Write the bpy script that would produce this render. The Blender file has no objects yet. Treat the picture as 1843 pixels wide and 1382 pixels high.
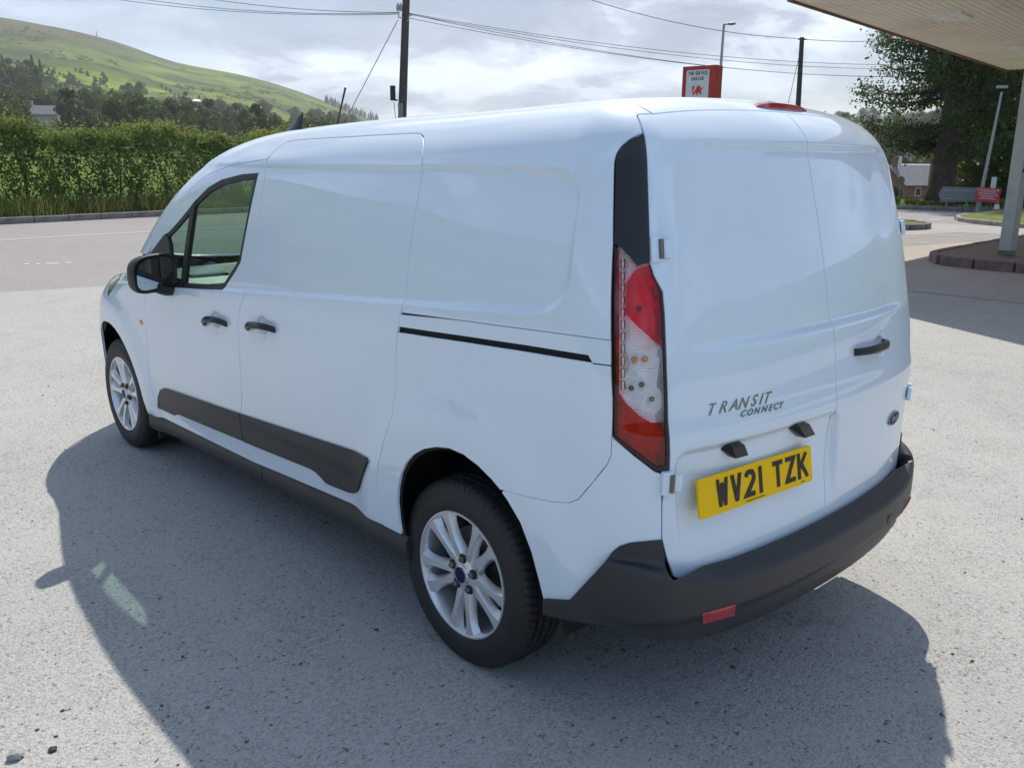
import bpy, bmesh, math, random
import numpy as np
from mathutils import Vector, Matrix
from mathutils.geometry import delaunay_2d_cdt
random.seed(7); np.random.seed(7)
SC = bpy.context.scene
COL = SC.collection
# ------------------------------------------------------------------ camera
PW, PH = 1843.0, 1382.0
CAMP = np.array([-2.5326, -2.0416, 1.6351]); YAW, PITCH, ROLL, FPX = 0.745801, -0.248268, 0.008186, 1572.876
_f = np.array([math.sin(YAW)*math.cos(PITCH), math.cos(YAW)*math.cos(PITCH), math.sin(PITCH)])
_r = np.array([math.cos(YAW), -math.sin(YAW), 0.0]); _u = np.cross(_r, _f)
CR = _r*math.cos(ROLL)+_u*math.sin(ROLL); CU = -_r*math.sin(ROLL)+_u*math.cos(ROLL); CF = _f
cam_d = bpy.data.cameras.new('camera'); cam = bpy.data.objects.new('camera', cam_d); COL.objects.link(cam)
cam.matrix_world = Matrix(((CR[0], CU[0], -CF[0], CAMP[0]), (CR[1], CU[1], -CF[1], CAMP[1]), (CR[2], CU[2], -CF[2], CAMP[2]), (0, 0, 0, 1)))
cam_d.sensor_width = 36.0; cam_d.lens = FPX/PW*36.0; cam_d.clip_start = 0.05; cam_d.clip_end = 20000
SC.camera = cam
SC.render.resolution_x, SC.render.resolution_y = 1024, 767
# ------------------------------------------------------------------ sky, sun, exposure
TOSUN = np.array([.575, .47, 1.0]); TOSUN /= np.linalg.norm(TOSUN)
SUN_EL = math.asin(TOSUN[2]); SUN_AZ = math.atan2(TOSUN[0], TOSUN[1])
world = bpy.data.worlds.new('World'); SC.world = world; world.use_nodes = True
wn, wl = world.node_tree.nodes, world.node_tree.links
for n in list(wn): wn.remove(n)
def wnode(t, **kw):
    n = wn.new(t)
    for k, v in kw.items(): setattr(n, k, v)
    return n
sky = wnode('ShaderNodeTexSky', sky_type='NISHITA', sun_disc=False, sun_elevation=SUN_EL, sun_rotation=SUN_AZ, air_density=1.0, dust_density=.8, ozone_density=2.5)
tc = wnode('ShaderNodeTexCoord'); sep = wnode('ShaderNodeSeparateXYZ'); wl.new(tc.outputs['Generated'], sep.inputs[0])
# project the view direction on a cloud layer so that clouds flatten towards the horizon
zc = wnode('ShaderNodeMath', operation='MAXIMUM'); wl.new(sep.outputs['Z'], zc.inputs[0]); zc.inputs[1].default_value = 0.0
za = wnode('ShaderNodeMath', operation='ADD'); wl.new(zc.outputs[0], za.inputs[0]); za.inputs[1].default_value = 0.26
dx = wnode('ShaderNodeMath', operation='DIVIDE'); wl.new(sep.outputs['X'], dx.inputs[0]); wl.new(za.outputs[0], dx.inputs[1])
dy = wnode('ShaderNodeMath', operation='DIVIDE'); wl.new(sep.outputs['Y'], dy.inputs[0]); wl.new(za.outputs[0], dy.inputs[1])
cmb = wnode('ShaderNodeCombineXYZ'); wl.new(dx.outputs[0], cmb.inputs[0]); wl.new(dy.outputs[0], cmb.inputs[1])
def wnoise(scale, det, rough, off, dist=0.0):
    m = wnode('ShaderNodeMapping'); wl.new(cmb.outputs[0], m.inputs[0]); m.inputs['Location'].default_value = off
    n = wnode('ShaderNodeTexNoise'); wl.new(m.outputs[0], n.inputs['Vector'])
    n.inputs['Scale'].default_value = scale; n.inputs['Detail'].default_value = det; n.inputs['Roughness'].default_value = rough
    n.inputs['Distortion'].default_value = dist
    return n
def wramp(src, stops, interp='EASE'):
    r = wnode('ShaderNodeValToRGB'); r.color_ramp.interpolation = interp; wl.new(src, r.inputs[0])
    e = r.color_ramp.elements
    while len(e) < len(stops): e.new(0.5)
    for el, (p, c) in zip(e, stops): el.position = p; el.color = c if len(c) == 4 else (*c, 1)
    return r
n1 = wnoise(1.9, 10, .57, (3.1, 1.7, 0), .2); n2 = wnoise(.8, 5, .5, (8.3, 4.4, 0))
cover = wramp(n2.outputs['Fac'], [(.36, (0.25,)*3), (.62, (1,)*3)])
tone = wramp(n1.outputs['Fac'], [(.40, (3.2, 3.6, 4.4)), (.475, (4.7, 5.1, 5.8)), (.53, (8.2, 8.4, 8.7)), (.59, (11.3, 11.3, 11.3))])
# clouds scatter light forwards: brighter on the sun's side of the sky, greyer-blue opposite to it
dt = wnode('ShaderNodeVectorMath', operation='DOT_PRODUCT'); wl.new(tc.outputs['Generated'], dt.inputs[0]); dt.inputs[1].default_value = tuple(TOSUN)
ph = wramp(dt.outputs['Value'], [(0.0, (.60, .90, 1.40)), (.50, (.88, 1.05, 1.32)), (.80, (1.12, 1.15, 1.20)), (1.0, (1.30, 1.29, 1.27))], 'LINEAR')
phm = wnode('ShaderNodeMix', data_type='RGBA', blend_type='MULTIPLY'); phm.inputs['Factor'].default_value = 1.0; wl.new(tone.outputs['Color'], phm.inputs['A']); wl.new(ph.outputs['Color'], phm.inputs['B'])
mixc = wnode('ShaderNodeMix', data_type='RGBA'); wl.new(cover.outputs['Color'], mixc.inputs['Factor'])
wl.new(sky.outputs[0], mixc.inputs['A']); wl.new(phm.outputs['Result'], mixc.inputs['B'])
bg = wnode('ShaderNodeBackground'); bg.inputs['Strength'].default_value = 0.088; wl.new(mixc.outputs['Result'], bg.inputs['Color'])
wo = wnode('ShaderNodeOutputWorld'); wl.new(bg.outputs[0], wo.inputs['Surface'])
sun_d = bpy.data.lights.new('sun', 'SUN'); sun_d.energy = 4.2; sun_d.angle = math.radians(0.6); sun_d.color = (1.0, .935, .83)
sun = bpy.data.objects.new('sun', sun_d); COL.objects.link(sun)
sun.rotation_euler = Vector(TOSUN).to_track_quat('Z', 'Y').to_euler(); sun.location = (20, 16, 40)
SC.view_settings.view_transform = 'Standard'; SC.view_settings.look = 'None'; SC.view_settings.gamma = 1.0
SC.view_settings.use_curve_mapping = False; SC.view_settings.exposure = 0.25
# ------------------------------------------------------------------ helpers
def tag(o, label=None, cat=None, group=None, kind=None):
    if label: o['label'] = label
    if cat: o['category'] = cat
    if group: o['group'] = group
    if kind: o['kind'] = kind
    return o
def ray(u, v): return (u-PW/2)/FPX*CR-(v-PH/2)/FPX*CU+CF
def gp(u, v, z=0.0):
    d = ray(u, v); return CAMP+(z-CAMP[2])/d[2]*d
def at_depth(u, v, dist):
    """point at a given horizontal distance from the camera, along a pixel's direction"""
    d = ray(u, v); return CAMP+d*dist/math.hypot(d[0], d[1])
def empty(name, loc=(0, 0, 0), rz=0.0):
    o = bpy.data.objects.new(name, None); COL.objects.link(o); o.location = loc; o.rotation_euler[2] = rz
    o.empty_display_size = .2
    return o
def mesh_obj(name, verts, faces, mat=None, parent=None, smooth=False, normals=None, autos=None):
    me = bpy.data.meshes.new(name)
    me.from_pydata([tuple(map(float, v)) for v in verts], [], [tuple(int(i) for i in f) for f in faces])
    if mat is not None:
        for m in (mat if isinstance(mat, (list, tuple)) else [mat]): me.materials.append(m)
    if smooth or normals is not None: me.polygons.foreach_set('use_smooth', [True]*len(me.polygons))
    me.update()
    if normals is not None: me.normals_split_custom_set_from_vertices([tuple(map(float, n)) for n in normals])
    elif autos is not None: me.set_sharp_from_angle(angle=math.radians(autos))
    o = bpy.data.objects.new(name, me); COL.objects.link(o)
    if parent is not None: o.parent = parent
    return o
class MB:
    """collects shapes into one mesh"""
    def __init__(s): s.v = []; s.f = []
    def add(s, v, f):
        b = len(s.v); s.v += [tuple(p) for p in v]; s.f += [tuple(i+b for i in q) for q in f]
    def box(s, c, d, M=None, bev=0.0):
        bm = bmesh.new(); bmesh.ops.create_cube(bm, size=1.0)
        for v in bm.verts: v.co = Vector((v.co[0]*d[0], v.co[1]*d[1], v.co[2]*d[2]))
        if bev: bmesh.ops.bevel(bm, geom=list(bm.edges), offset=bev, segments=2, affect='EDGES', profile=.6)
        s.bm(bm, c, M)
    def bm(s, bm, c=(0, 0, 0), M=None):
        bm.verts.ensure_lookup_table(); bm.verts.index_update()
        R = M if M is not None else Matrix.Identity(3)
        s.add([(R @ v.co)+Vector(c) for v in bm.verts], [[v.index for v in f.verts] for f in bm.faces]); bm.free()
    def tube(s, pts, r, n=8, cap=True):
        pts = [Vector(p) for p in pts]; rs = r if isinstance(r, (list, tuple)) else [r]*len(pts)
        rings = []; up = None
        for i, p in enumerate(pts):
            d = (pts[min(i+1, len(pts)-1)]-pts[max(i-1, 0)]).normalized()
            if up is None:
                up = Vector((0, 0, 1)) if abs(d.z) < .9 else Vector((1, 0, 0))
            a = d.cross(up).normalized(); b = a.cross(d).normalized(); up = b
            rings.append([p+(a*math.cos(2*math.pi*k/n)+b*math.sin(2*math.pi*k/n))*rs[i] for k in range(n)])
        v = [q for g in rings for q in g]; f = []
        for i in range(len(pts)-1):
            for k in range(n): f.append((i*n+k, i*n+(k+1) % n, (i+1)*n+(k+1) % n, (i+1)*n+k))
        if cap: f.append(tuple(range(n-1, -1, -1))); f.append(tuple((len(pts)-1)*n+k for k in range(n)))
        s.add(v, f)
    def prism(s, poly, lo, hi, fn):
        """poly (2D list) extruded from lo to hi; fn(a,b,h)->xyz"""
        n = len(poly); v = [fn(a, b, lo) for a, b in poly]+[fn(a, b, hi) for a, b in poly]
        f = [tuple(range(n-1, -1, -1)), tuple(range(n, 2*n))]+[(i, (i+1) % n, n+(i+1) % n, n+i) for i in range(n)]
        s.add(v, f)
    def obj(s, name, mat, parent=None, smooth=False, autos=None):
        return mesh_obj(name, s.v, s.f, mat, parent, smooth or autos is not None, None, autos)
def copy_tree(o, parent=None):
    c = o.copy(); COL.objects.link(c); c.parent = parent
    for ch in [q for q in bpy.data.objects if q.parent == o]: copy_tree(ch, c)
    return c
# ------------------------------------------------------------------ materials
def mat_new(name):
    m = bpy.data.materials.new(name); m.use_nodes = True
    nt = m.node_tree
    for n in list(nt.nodes): nt.nodes.remove(n)
    out = nt.nodes.new('ShaderNodeOutputMaterial'); p = nt.nodes.new('ShaderNodeBsdfPrincipled')
    nt.links.new(p.outputs[0], out.inputs[0])
    return m, nt, p, out
def N(nt, t, **kw):
    n = nt.nodes.new(t)
    for k, v in kw.items():
        if hasattr(n, k): setattr(n, k, v)
        else: n.inputs[k].default_value = v
    return n
def coords(nt, scale=(1, 1, 1), kind='Object'):
    t = nt.nodes.new('ShaderNodeTexCoord'); m = nt.nodes.new('ShaderNodeMapping')
    nt.links.new(t.outputs[kind], m.inputs[0]); m.inputs['Scale'].default_value = scale
    return m.outputs[0]
def noise(nt, vec, scale, detail=4, rough=.55):
    n = nt.nodes.new('ShaderNodeTexNoise'); nt.links.new(vec, n.inputs['Vector'])
    n.inputs['Scale'].default_value = scale; n.inputs['Detail'].default_value = detail; n.inputs['Roughness'].default_value = rough
    return n.outputs['Fac']
def ramp(nt, src, stops):
    r = nt.nodes.new('ShaderNodeValToRGB'); nt.links.new(src, r.inputs[0]); e = r.color_ramp.elements
    while len(e) < len(stops): e.new(.5)
    for el, (p, c) in zip(e, stops): el.position = p; el.color = (*c, 1) if len(c) == 3 else c
    return r.outputs['Color']
def mixc_(nt, fac, a, b, mode='MIX'):
    m = nt.nodes.new('ShaderNodeMix'); m.data_type = 'RGBA'; m.blend_type = mode
    for k, s in (('Factor', fac), ('A', a), ('B', b)):
        if isinstance(s, (int, float)): m.inputs[k].default_value = s
        elif isinstance(s, tuple): m.inputs[k].default_value = (*s, 1)
        else: nt.links.new(s, m.inputs[k])
    return m.outputs['Result']
def bump(nt, p, h, strength=.3, dist=.01):
    b = nt.nodes.new('ShaderNodeBump'); nt.links.new(h, b.inputs['Height']); b.inputs['Strength'].default_value = strength; b.inputs['Distance'].default_value = dist
    nt.links.new(b.outputs[0], p.inputs['Normal'])
def simple(name, col, rough=.5, metal=0.0, coat=0.0, var=0.0, vscale=8, bmp=0.0, bscale=200, bdist=.001, spec=.5):
    m, nt, p, out = mat_new(name)
    p.inputs['Roughness'].default_value = rough; p.inputs['Metallic'].default_value = metal; p.inputs['Coat Weight'].default_value = coat
    p.inputs['Coat Roughness'].default_value = .04; p.inputs['Specular IOR Level'].default_value = spec
    if var or bmp: vec = coords(nt)
    if var:
        a = tuple(c*(1-var) for c in col); b = tuple(min(1, c*(1+var)) for c in col)
        nt.links.new(ramp(nt, noise(nt, vec, vscale, 6), [(.3, a), (.7, b)]), p.inputs['Base Color'])
    else: p.inputs['Base Color'].default_value = (*col, 1)
    if bmp: bump(nt, p, noise(nt, vec, bscale, 3), bmp, bdist)
    return m
def clearmat(name, tint, gloss_rough=.0, refl=.06):
    """thin clear sheet: tinted straight-through light plus a Fresnel reflection"""
    m = bpy.data.materials.new(name); m.use_nodes = True; nt = m.node_tree
    for n in list(nt.nodes): nt.nodes.remove(n)
    out = nt.nodes.new('ShaderNodeOutputMaterial'); t = nt.nodes.new('ShaderNodeBsdfTransparent'); t.inputs[0].default_value = (*tint, 1)
    g = nt.nodes.new('ShaderNodeBsdfGlossy'); g.inputs['Roughness'].default_value = gloss_rough
    lw = nt.nodes.new('ShaderNodeLayerWeight'); lw.inputs[0].default_value = .5; mx = nt.nodes.new('ShaderNodeMixShader')
    pw = N(nt, 'ShaderNodeMath', operation='POWER'); nt.links.new(lw.outputs['Facing'], pw.inputs[0]); pw.inputs[1].default_value = 4.0
    fr = N(nt, 'ShaderNodeMath', operation='MULTIPLY_ADD'); nt.links.new(pw.outputs[0], fr.inputs[0]); fr.inputs[1].default_value = .9; fr.inputs[2].default_value = refl
    nt.links.new(fr.outputs[0], mx.inputs[0]); nt.links.new(t.outputs[0], mx.inputs[1]); nt.links.new(g.outputs[0], mx.inputs[2]); nt.links.new(mx.outputs[0], out.inputs[0])
    return m
# ================================================================== THE VAN
# body shape: an implicit surface (metres; +Y forward, -X the van's near side, rear axle at Y=0)
def cspline(xs, ys):
    xs = np.array(xs, float); ys = np.array(ys, float); n = len(xs); h = np.diff(xs)
    A = np.zeros((n, n)); b = np.zeros(n); A[0, 0] = A[-1, -1] = 1
    for i in range(1, n-1):
        A[i, i-1] = h[i-1]; A[i, i] = 2*(h[i-1]+h[i]); A[i, i+1] = h[i]
        b[i] = 6*((ys[i+1]-ys[i])/h[i]-(ys[i]-ys[i-1])/h[i-1])
    M = np.linalg.solve(A, b)
    s0 = (ys[1]-ys[0])/h[0]-h[0]*(2*M[0]+M[1])/6; s1 = (ys[-1]-ys[-2])/h[-1]+h[-1]*(M[-2]+2*M[-1])/6
    def f(x):
        x = np.asarray(x, float); xc = np.clip(x, xs[0], xs[-1]); i = np.clip(np.searchsorted(xs, xc)-1, 0, n-2)
        a = xs[i+1]-xc; c = xc-xs[i]; hh = h[i]
        v = (M[i]*a**3+M[i+1]*c**3)/(6*hh)+(ys[i]/hh-M[i]*hh/6)*a+(ys[i+1]/hh-M[i+1]*hh/6)*c
        return v+np.where(x < xs[0], (x-xs[0])*s0, 0)+np.where(x > xs[-1], (x-xs[-1])*s1, 0)
    return f
def sst(a, b, x):
    t = np.clip((x-a)/(b-a), 0, 1); return t*t*(3-2*t)
TOPP = cspline([-.8, -.45, 0, .6, 1.2, 1.6, 1.9, 2.15, 2.5, 2.85, 3.1, 3.45, 3.75, 3.95, 4.1], [1.81, 1.830, 1.822, 1.812, 1.792, 1.763, 1.703, 1.600, 1.368, 1.108, 1.055, .965, .825, .68, .55])
W0 = cspline([.1, .25, .35, .5, .7, .85, 1.0, 1.15, 1.3, 1.45, 1.6, 1.75, 1.9], [.86, .876, .888, .902, .913, .916, .913, .903, .888, .868, .842, .812, .78])
YR = cspline([.2, .5, .7, .9, 1.05, 1.2, 1.35, 1.5, 1.65, 1.75, 1.9], [-.785, -.79, -.792, -.790, -.778, -.752, -.720, -.681, -.640, -.612, -.56])
def rbox(a, b, a0, a1, b0, b1, r):
    qa = np.abs(a-(a0+a1)/2)-((a1-a0)/2-r); qb = np.abs(b-(b0+b1)/2)-((b1-b0)/2-r)
    return np.hypot(np.maximum(qa, 0), np.maximum(qb, 0))+np.minimum(np.maximum(qa, qb), 0)-r
def zbelt(y): return 1.211-.077*y
def halfw(y, z):
    v = W0(z)-.072*sst(.15, -.9, y)-.10*np.clip((y-2.6)/1.3, 0, 2)**2.2
    v = v-.05*np.clip((y-1.2)/1.5, 0, 1.5)**1.6*np.clip((z-1.1)/.6, 0, 1.3)
    zb = z-(zbelt(y)-1.211)*np.clip((1.62-z)/.4, 0, 1)
    v = v-.010*sst(.008, -.014, rbox(y, zb, -.43, 4.0, 1.211, 1.618, .10))
    v = v-.005*sst(.30, .36, z)*sst(.56, .50, z)*sst(.45, .6, y)*sst(2.6, 2.4, y)
    for yd, zd in ((1.633, .955), (1.200, .990)): v = v-.015*sst(1.0, .35, np.hypot((y-yd)/.052, (z-zd)/.040))
    for yc in (0., 3.062):
        rr = np.hypot(y-yc, z-.345)
        v = v+.019*sst(.63, .47, rr)*sst(.2, .4, z)
    return v
def smax(a, b, r): return np.minimum(-r, np.maximum(a, b))+np.hypot(np.maximum(a+r, 0), np.maximum(b+r, 0))
def smin(a, b, r): return -smax(-a, -b, r)
def yrear(x, z):
    v = YR(z)+.11*x*x+.085*x**4
    v = v+.013*sst(.006, -.022, np.maximum(1.15-z, z-1.695))*sst(.67, .42, np.abs(x))
    v = v+.019*sst(.004, -.022, rbox(x+.12*(z-.74), z, -.70, .045, .50, .893, .05))*sst(.56, .74, z)
    v = v-.008*sst(.99, .92, z)*sst(.80, .90, z)+.014*sst(1.0, .35, np.hypot((x-.335)/.055, (z-1.05)/.042))
    return v
def yfront(x, z): return 3.965-.62*np.abs(x/.9)**2.6-.4*np.clip((z-.7)/.4, 0, 1.15)**2-.05*np.clip((.45-z)/.3, 0, 1)
def FB(P):
    x, y, z = P[..., 0], P[..., 1], P[..., 2]; e = 1e-3
    s = np.abs(x)-halfw(y, z)
    ty = (TOPP(y+e)-TOPP(y-e))/(2*e)
    t = (z-(TOPP(y)-.055*x*x-.03*x**4))/np.sqrt(1+ty**2)
    rr = (yrear(x, z)-y)/np.sqrt(1+((YR(z+e)-YR(z-e))/(2*e))**2+(.22*x)**2)
    f = (y-yfront(x, z))*.8
    g = smax(smax(s, rr, .16), f, .12)
    return smax(g, t, .17-.07*sst(1.6, 2.4, y))
YB = cspline([.2, .30, .36, .385, .40, .415, .44, .50, .56, .7], [-.76, -.815, -.838, -.843, -.848, -.862, -.868, -.868, -.862, -.85])
def FBUMP(P):
    """rear bumper skin: a block standing proud of the body with a ledge on top, plus corner cheeks"""
    x, y, z = P[..., 0], P[..., 1], P[..., 2]
    s = np.abs(x)-(halfw(y, z)+.012+.012*sst(-.5, -.75, y)+.03*sst(.52, .40, z)*0)
    rr = (YB(z)+.10*x*x+.16*x**4-y)
    t = (z-(.535+.05*sst(.55, .85, np.abs(x))-.30*np.clip(-.80-y+.10*x*x+.13*x**4, 0, .2)))*.95
    low = smax(smax(s, rr, .12), t, .014)
    return smin(low, FB(P)-.008, .02)
def grad(F, P, e=8e-4):
    g = np.stack([F(P+np.array(d)*e)-F(P-np.array(d)*e) for d in ((1, 0, 0), (0, 1, 0), (0, 0, 1))], -1)
    return g/np.maximum(np.linalg.norm(g, axis=-1, keepdims=True), 1e-9)
def bisect(F, O, D, t0, t1, it=42):
    lo = np.full(len(O), t0, float); hi = np.full(len(O), t1, float)
    for _ in range(it):
        m = (lo+hi)/2; out = F(O+m[:, None]*D) > 0
        hi = np.where(out, m, hi); lo = np.where(out, lo, m)
    return O+lo[:, None]*D
def cast(pix, F=FB):
    """photo pixels -> points on the body (nearest approach where the ray only grazes it)"""
    res = []; t = np.linspace(1.4, 8.5, 1800)
    for u, v in pix:
        d = ray(u, v); P = CAMP+t[:, None]*d; f = F(P); ins = np.nonzero(f < 0)[0]
        if len(ins) and ins[0] > 0:
            i = ins[0]; lo, hi = t[i-1], t[i]
            for _ in range(30):
                m = (lo+hi)/2
                if F((CAMP+m*d)[None])[0] < 0: hi = m
                else: lo = m
            res.append(CAMP+hi*d)
        else:
            p = P[f.argmin()][None]
            for _ in range(4): p = p-F(p)[:, None]*grad(F, p)
            res.append(p[0])
    return np.array(res)
# charts: a 2D sheet <-> the surface
class Polar:                       # around a lengthwise axis: sides and roof
    @staticmethod
    def to(P): return np.stack([P[:, 1], .85*np.arctan2(P[:, 2]-1.0, -P[:, 0])], -1)
    @staticmethod
    def back(q, F):
        th = q[:, 1]/.85; D = np.stack([-np.cos(th), np.zeros(len(q)), np.sin(th)], -1)
        O = np.stack([np.zeros(len(q)), q[:, 0], np.full(len(q), 1.0)], -1)
        return bisect(F, O, D, .02, 1.6)
class Gno:                         # rays fanning out of one inner point: front and rear
    def __init__(s, O, sy, sc): s.O = np.array(O, float); s.sy = sy; s.sc = sc
    def to(s, P):
        d = P-s.O; return np.stack([d[:, 0]/(s.sy*d[:, 1])*s.sc, d[:, 2]/(s.sy*d[:, 1])*s.sc], -1)
    def back(s, q, F):
        D = np.stack([q[:, 0]/s.sc, np.full(len(q), float(s.sy)), q[:, 1]/s.sc], -1)
        return bisect(F, np.repeat(s.O[None], len(q), 0), D, .05, 2.6)
REAR = Gno((0, .6, 1.0), -1, 1.3); BUMPC = Gno((0, .35, -.05), -1, 1.2); FRONT = Gno((0, 2.9, .75), 1, 1.0)
def resample(poly, step):
    out = []; n = len(poly)
    for i in range(n):
        a, b = poly[i], poly[(i+1) % n]; k = max(1, int(math.ceil(np.linalg.norm(b-a)/step)))
        for j in range(k): out.append(a+(b-a)*j/k)
    return np.array(out)
def smooth_loop(poly, ang=40):
    """Chaikin-style rounding of shallow corners, sharp corners stay"""
    n = len(poly); out = []
    for i in range(n):
        a, b, c = poly[i-1], poly[i], poly[(i+1) % n]; u = b-a; v = c-b
        lu, lv = np.linalg.norm(u), np.linalg.norm(v)
        cs = np.dot(u, v)/max(lu*lv, 1e-12)
        if cs > math.cos(math.radians(ang)): out += [b-u*.25, b+v*.25] if min(lu, lv) > .004 else [b]
        else: out.append(b)
    return np.array(out)
def area2(p): return np.sum(p[:, 0]*np.roll(p[:, 1], -1)-np.roll(p[:, 0], -1)*p[:, 1])
def offset_loop(p, d):
    """move a counter-clockwise loop inwards by d"""
    e = np.roll(p, -1, 0)-p; e = e/np.maximum(np.linalg.norm(e, axis=1, keepdims=True), 1e-9); nrm = np.stack([-e[:, 1], e[:, 0]], -1)
    n0 = np.roll(nrm, 1, 0); m = nrm+n0; L = np.maximum((m*nrm).sum(1, keepdims=True), .35)
    return p+m/L*d
def inside(q, loops):
    c = np.zeros(len(q), bool)
    for lp in loops:
        a = lp; b = np.roll(lp, -1, 0)
        for (x0, y0), (x1, y1) in zip(a, b):
            if y0 == y1: continue
            k = ((y0 > q[:, 1]) != (y1 > q[:, 1])) & (q[:, 0] < (x1-x0)*(q[:, 1]-y0)/(y1-y0)+x0)
            c ^= k
    return c
LINER = MB()
def sheet(loops, chart, F, gap=.0022, depth=.012, fine=.009, coarse=.032, thr=.022, off=0.0, rim=True):
    """triangulated curved panel with true surface normals and a turned-in edge"""
    L2 = []
    for i, lp in enumerate(loops):
        lp = np.array(lp, float)
        if area2(lp) < 0: lp = lp[::-1]
        lp = offset_loop(resample(lp, .018), gap if i == 0 else -gap)
        L2.append(lp)
    allb = np.concatenate(L2); lo = allb.min(0); hi = allb.max(0)
    def grid(st):
        gx = np.arange(lo[0]+st*.37, hi[0], st); gy = np.arange(lo[1]+st*.37, hi[1], st)
        g = np.stack(np.meshgrid(gx, gy, indexing='ij'), -1); return g
    g = grid(fine); shp = g.shape[:2]; G = g.reshape(-1, 2)
    m = inside(G, [offset_loop(l, fine*.45 if i == 0 else -fine*.45) for i, l in enumerate(L2)])
    keep = np.zeros(len(G), bool)
    idx = np.nonzero(m)[0]
    if len(idx):
        Pn = grad(F, chart.back(G[idx], F)); Nn = np.full((len(G), 3), np.nan); Nn[idx] = Pn; NN = Nn.reshape(*shp, 3)
        dv = np.zeros(shp)
        for ax in (0, 1):
            d = np.linalg.norm(np.roll(NN, -1, ax)-NN, axis=-1); d = np.nan_to_num(d); dv = np.maximum(dv, np.maximum(d, np.roll(d, 1, ax)))
        k = max(1, int(round(coarse/fine))); I, J = np.meshgrid(np.arange(shp[0]), np.arange(shp[1]), indexing='ij')
        k2 = max(1, k//2)
        sel = ((I % k == 0) & (J % k == 0)) | (dv > thr) | ((dv > thr*.4) & (I % k2 == 0) & (J % k2 == 0))
        keep = m & sel.reshape(-1)
    inner = G[keep]
    pts = np.concatenate([allb, inner]); edges = []; b = 0
    for lp in L2:
        n = len(lp); edges += [(b+i, b+(i+1) % n) for i in range(n)]; b += n
    vs, es, fs, ov, _, _ = delaunay_2d_cdt([Vector(p) for p in pts], edges, [], 0, 1e-7)
    q = np.array([tuple(v) for v in vs]); fs = np.array([f for f in fs if len(f) == 3])
    cen = q[fs].mean(1); fs = fs[inside(cen, L2)]
    P = chart.back(q, F); Nr = grad(F, P)
    a = np.cross(P[fs[:, 1]]-P[fs[:, 0]], P[fs[:, 2]]-P[fs[:, 0]])
    fl = (a*Nr[fs[:, 0]]).sum(1) < 0; fs[fl] = fs[fl][:, ::-1]
    V = [P+Nr*off]; NV = [Nr]; FC = [tuple(f) for f in fs]; base = len(P)
    if rim:
        inv = {}
        for i, o in enumerate(ov):
            for k in o: inv[k] = i
        b = 0
        for li, lp in enumerate(L2):
            n = len(lp); o1 = offset_loop(lp, -gap*.45 if li == 0 else gap*.45); p1 = chart.back(o1, F); n1 = grad(F, p1)
            p0 = chart.back(lp, F); out = p1-p0; out = out/np.maximum(np.linalg.norm(out, axis=1, keepdims=True), 1e-9)
            r1 = p1+n1*(off-.0010); r2 = p1+n1*(off-depth)
            V += [r1, r2]; nm = n1*.6+out*.8; NV += [nm/np.linalg.norm(nm, axis=1, keepdims=True), out]
            ids = [inv.get(b+i, 0) for i in range(n)]
            for i in range(n):
                j = (i+1) % n
                for A in ((ids[i], ids[j], base+j, base+i), (base+i, base+j, base+n+j, base+n+i)): FC.append(A)
            base += 2*n; b += n
        V = np.concatenate(V); NV = np.concatenate(NV)
        # orientation of the rim quads
        k0 = len(fs)
        for k in range(k0, len(FC)):
            f = FC[k]; nn = np.cross(V[f[1]]-V[f[0]], V[f[3]]-V[f[0]])
            if np.dot(nn, NV[f[2]]) < 0: FC[k] = f[::-1]
        return V, FC, NV
    return np.concatenate(V), FC, np.concatenate(NV)
def mirror(V, FC, NV):
    s = np.array([-1, 1, 1]); return V*s, [f[::-1] for f in FC], NV*s
def liner(loops, chart, F, inn=.016, grow=.009):
    V, FC, _ = sheet(loops, chart, F, gap=-grow, fine=.04, coarse=.08, thr=9, off=-inn, rim=False); LINER.add(V, FC)
    return V, FC
# ------------------------------------------------------------------ van materials
def paint_mat():
    m, nt, p, out = mat_new('white_paint')
    vec = coords(nt); nz = noise(nt, vec, 3.0, 5)
    nt.links.new(ramp(nt, nz, [(.3, (.70, .80, .90)), (.7, (.72, .82, .92))]), p.inputs['Base Color'])
    p.inputs['Roughness'].default_value = .38; p.inputs['Specular IOR Level'].default_value = .4
    p.inputs['Coat Weight'].default_value = 1.0; p.inputs['Coat Roughness'].default_value = .008; p.inputs['Coat IOR'].default_value = 1.65
    bump(nt, p, noise(nt, vec, 2.5, 2), .02, .004)
    return m
M_PAINT = paint_mat()
M_PLAST = simple('black_plastic', (.030, .031, .034), .48, var=.12, vscale=5, bmp=.35, bscale=900, bdist=.0006)
M_PLASTD = simple('black_gloss_plastic', (.012, .013, .016), .3)
M_DARK = simple('underbody_black', (.012, .012, .013), .8)
M_RUB = simple('rubber', (.017, .017, .018), .62, var=.25, vscale=14, bmp=.2, bscale=300)
M_ALLOY = simple('alloy', (.70, .71, .73), .33, metal=.7, coat=.5, var=.03)
M_STEEL = simple('brake_steel', (.20, .18, .17), .45, metal=.9, var=.2, vscale=20)
M_LETT = simple('letter_chrome', (.30, .31, .34), .18, metal=1.0)
M_CHROME = simple('chrome', (.72, .73, .75), .08, metal=1.0)
M_GLASS = clearmat('window_glass', (.55, .70, .64))
M_LRED = clearmat('red_lens', (.92, .03, .04), .05, .05); M_LRED2 = clearmat('dark_red_lens', (.72, .02, .028), .05, .06)
M_LCLR = clearmat('clear_lens', (.94, .95, .96), .02, .07)
M_BLUE = simple('badge_blue', (.006, .014, .065), .5, spec=.2)
M_YEL = simple('plate_yellow', (.96, .57, .0), .5, coat=.1, var=.02, spec=.2)
M_BLK = simple('plate_black', (.012, .012, .012), .45)
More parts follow.
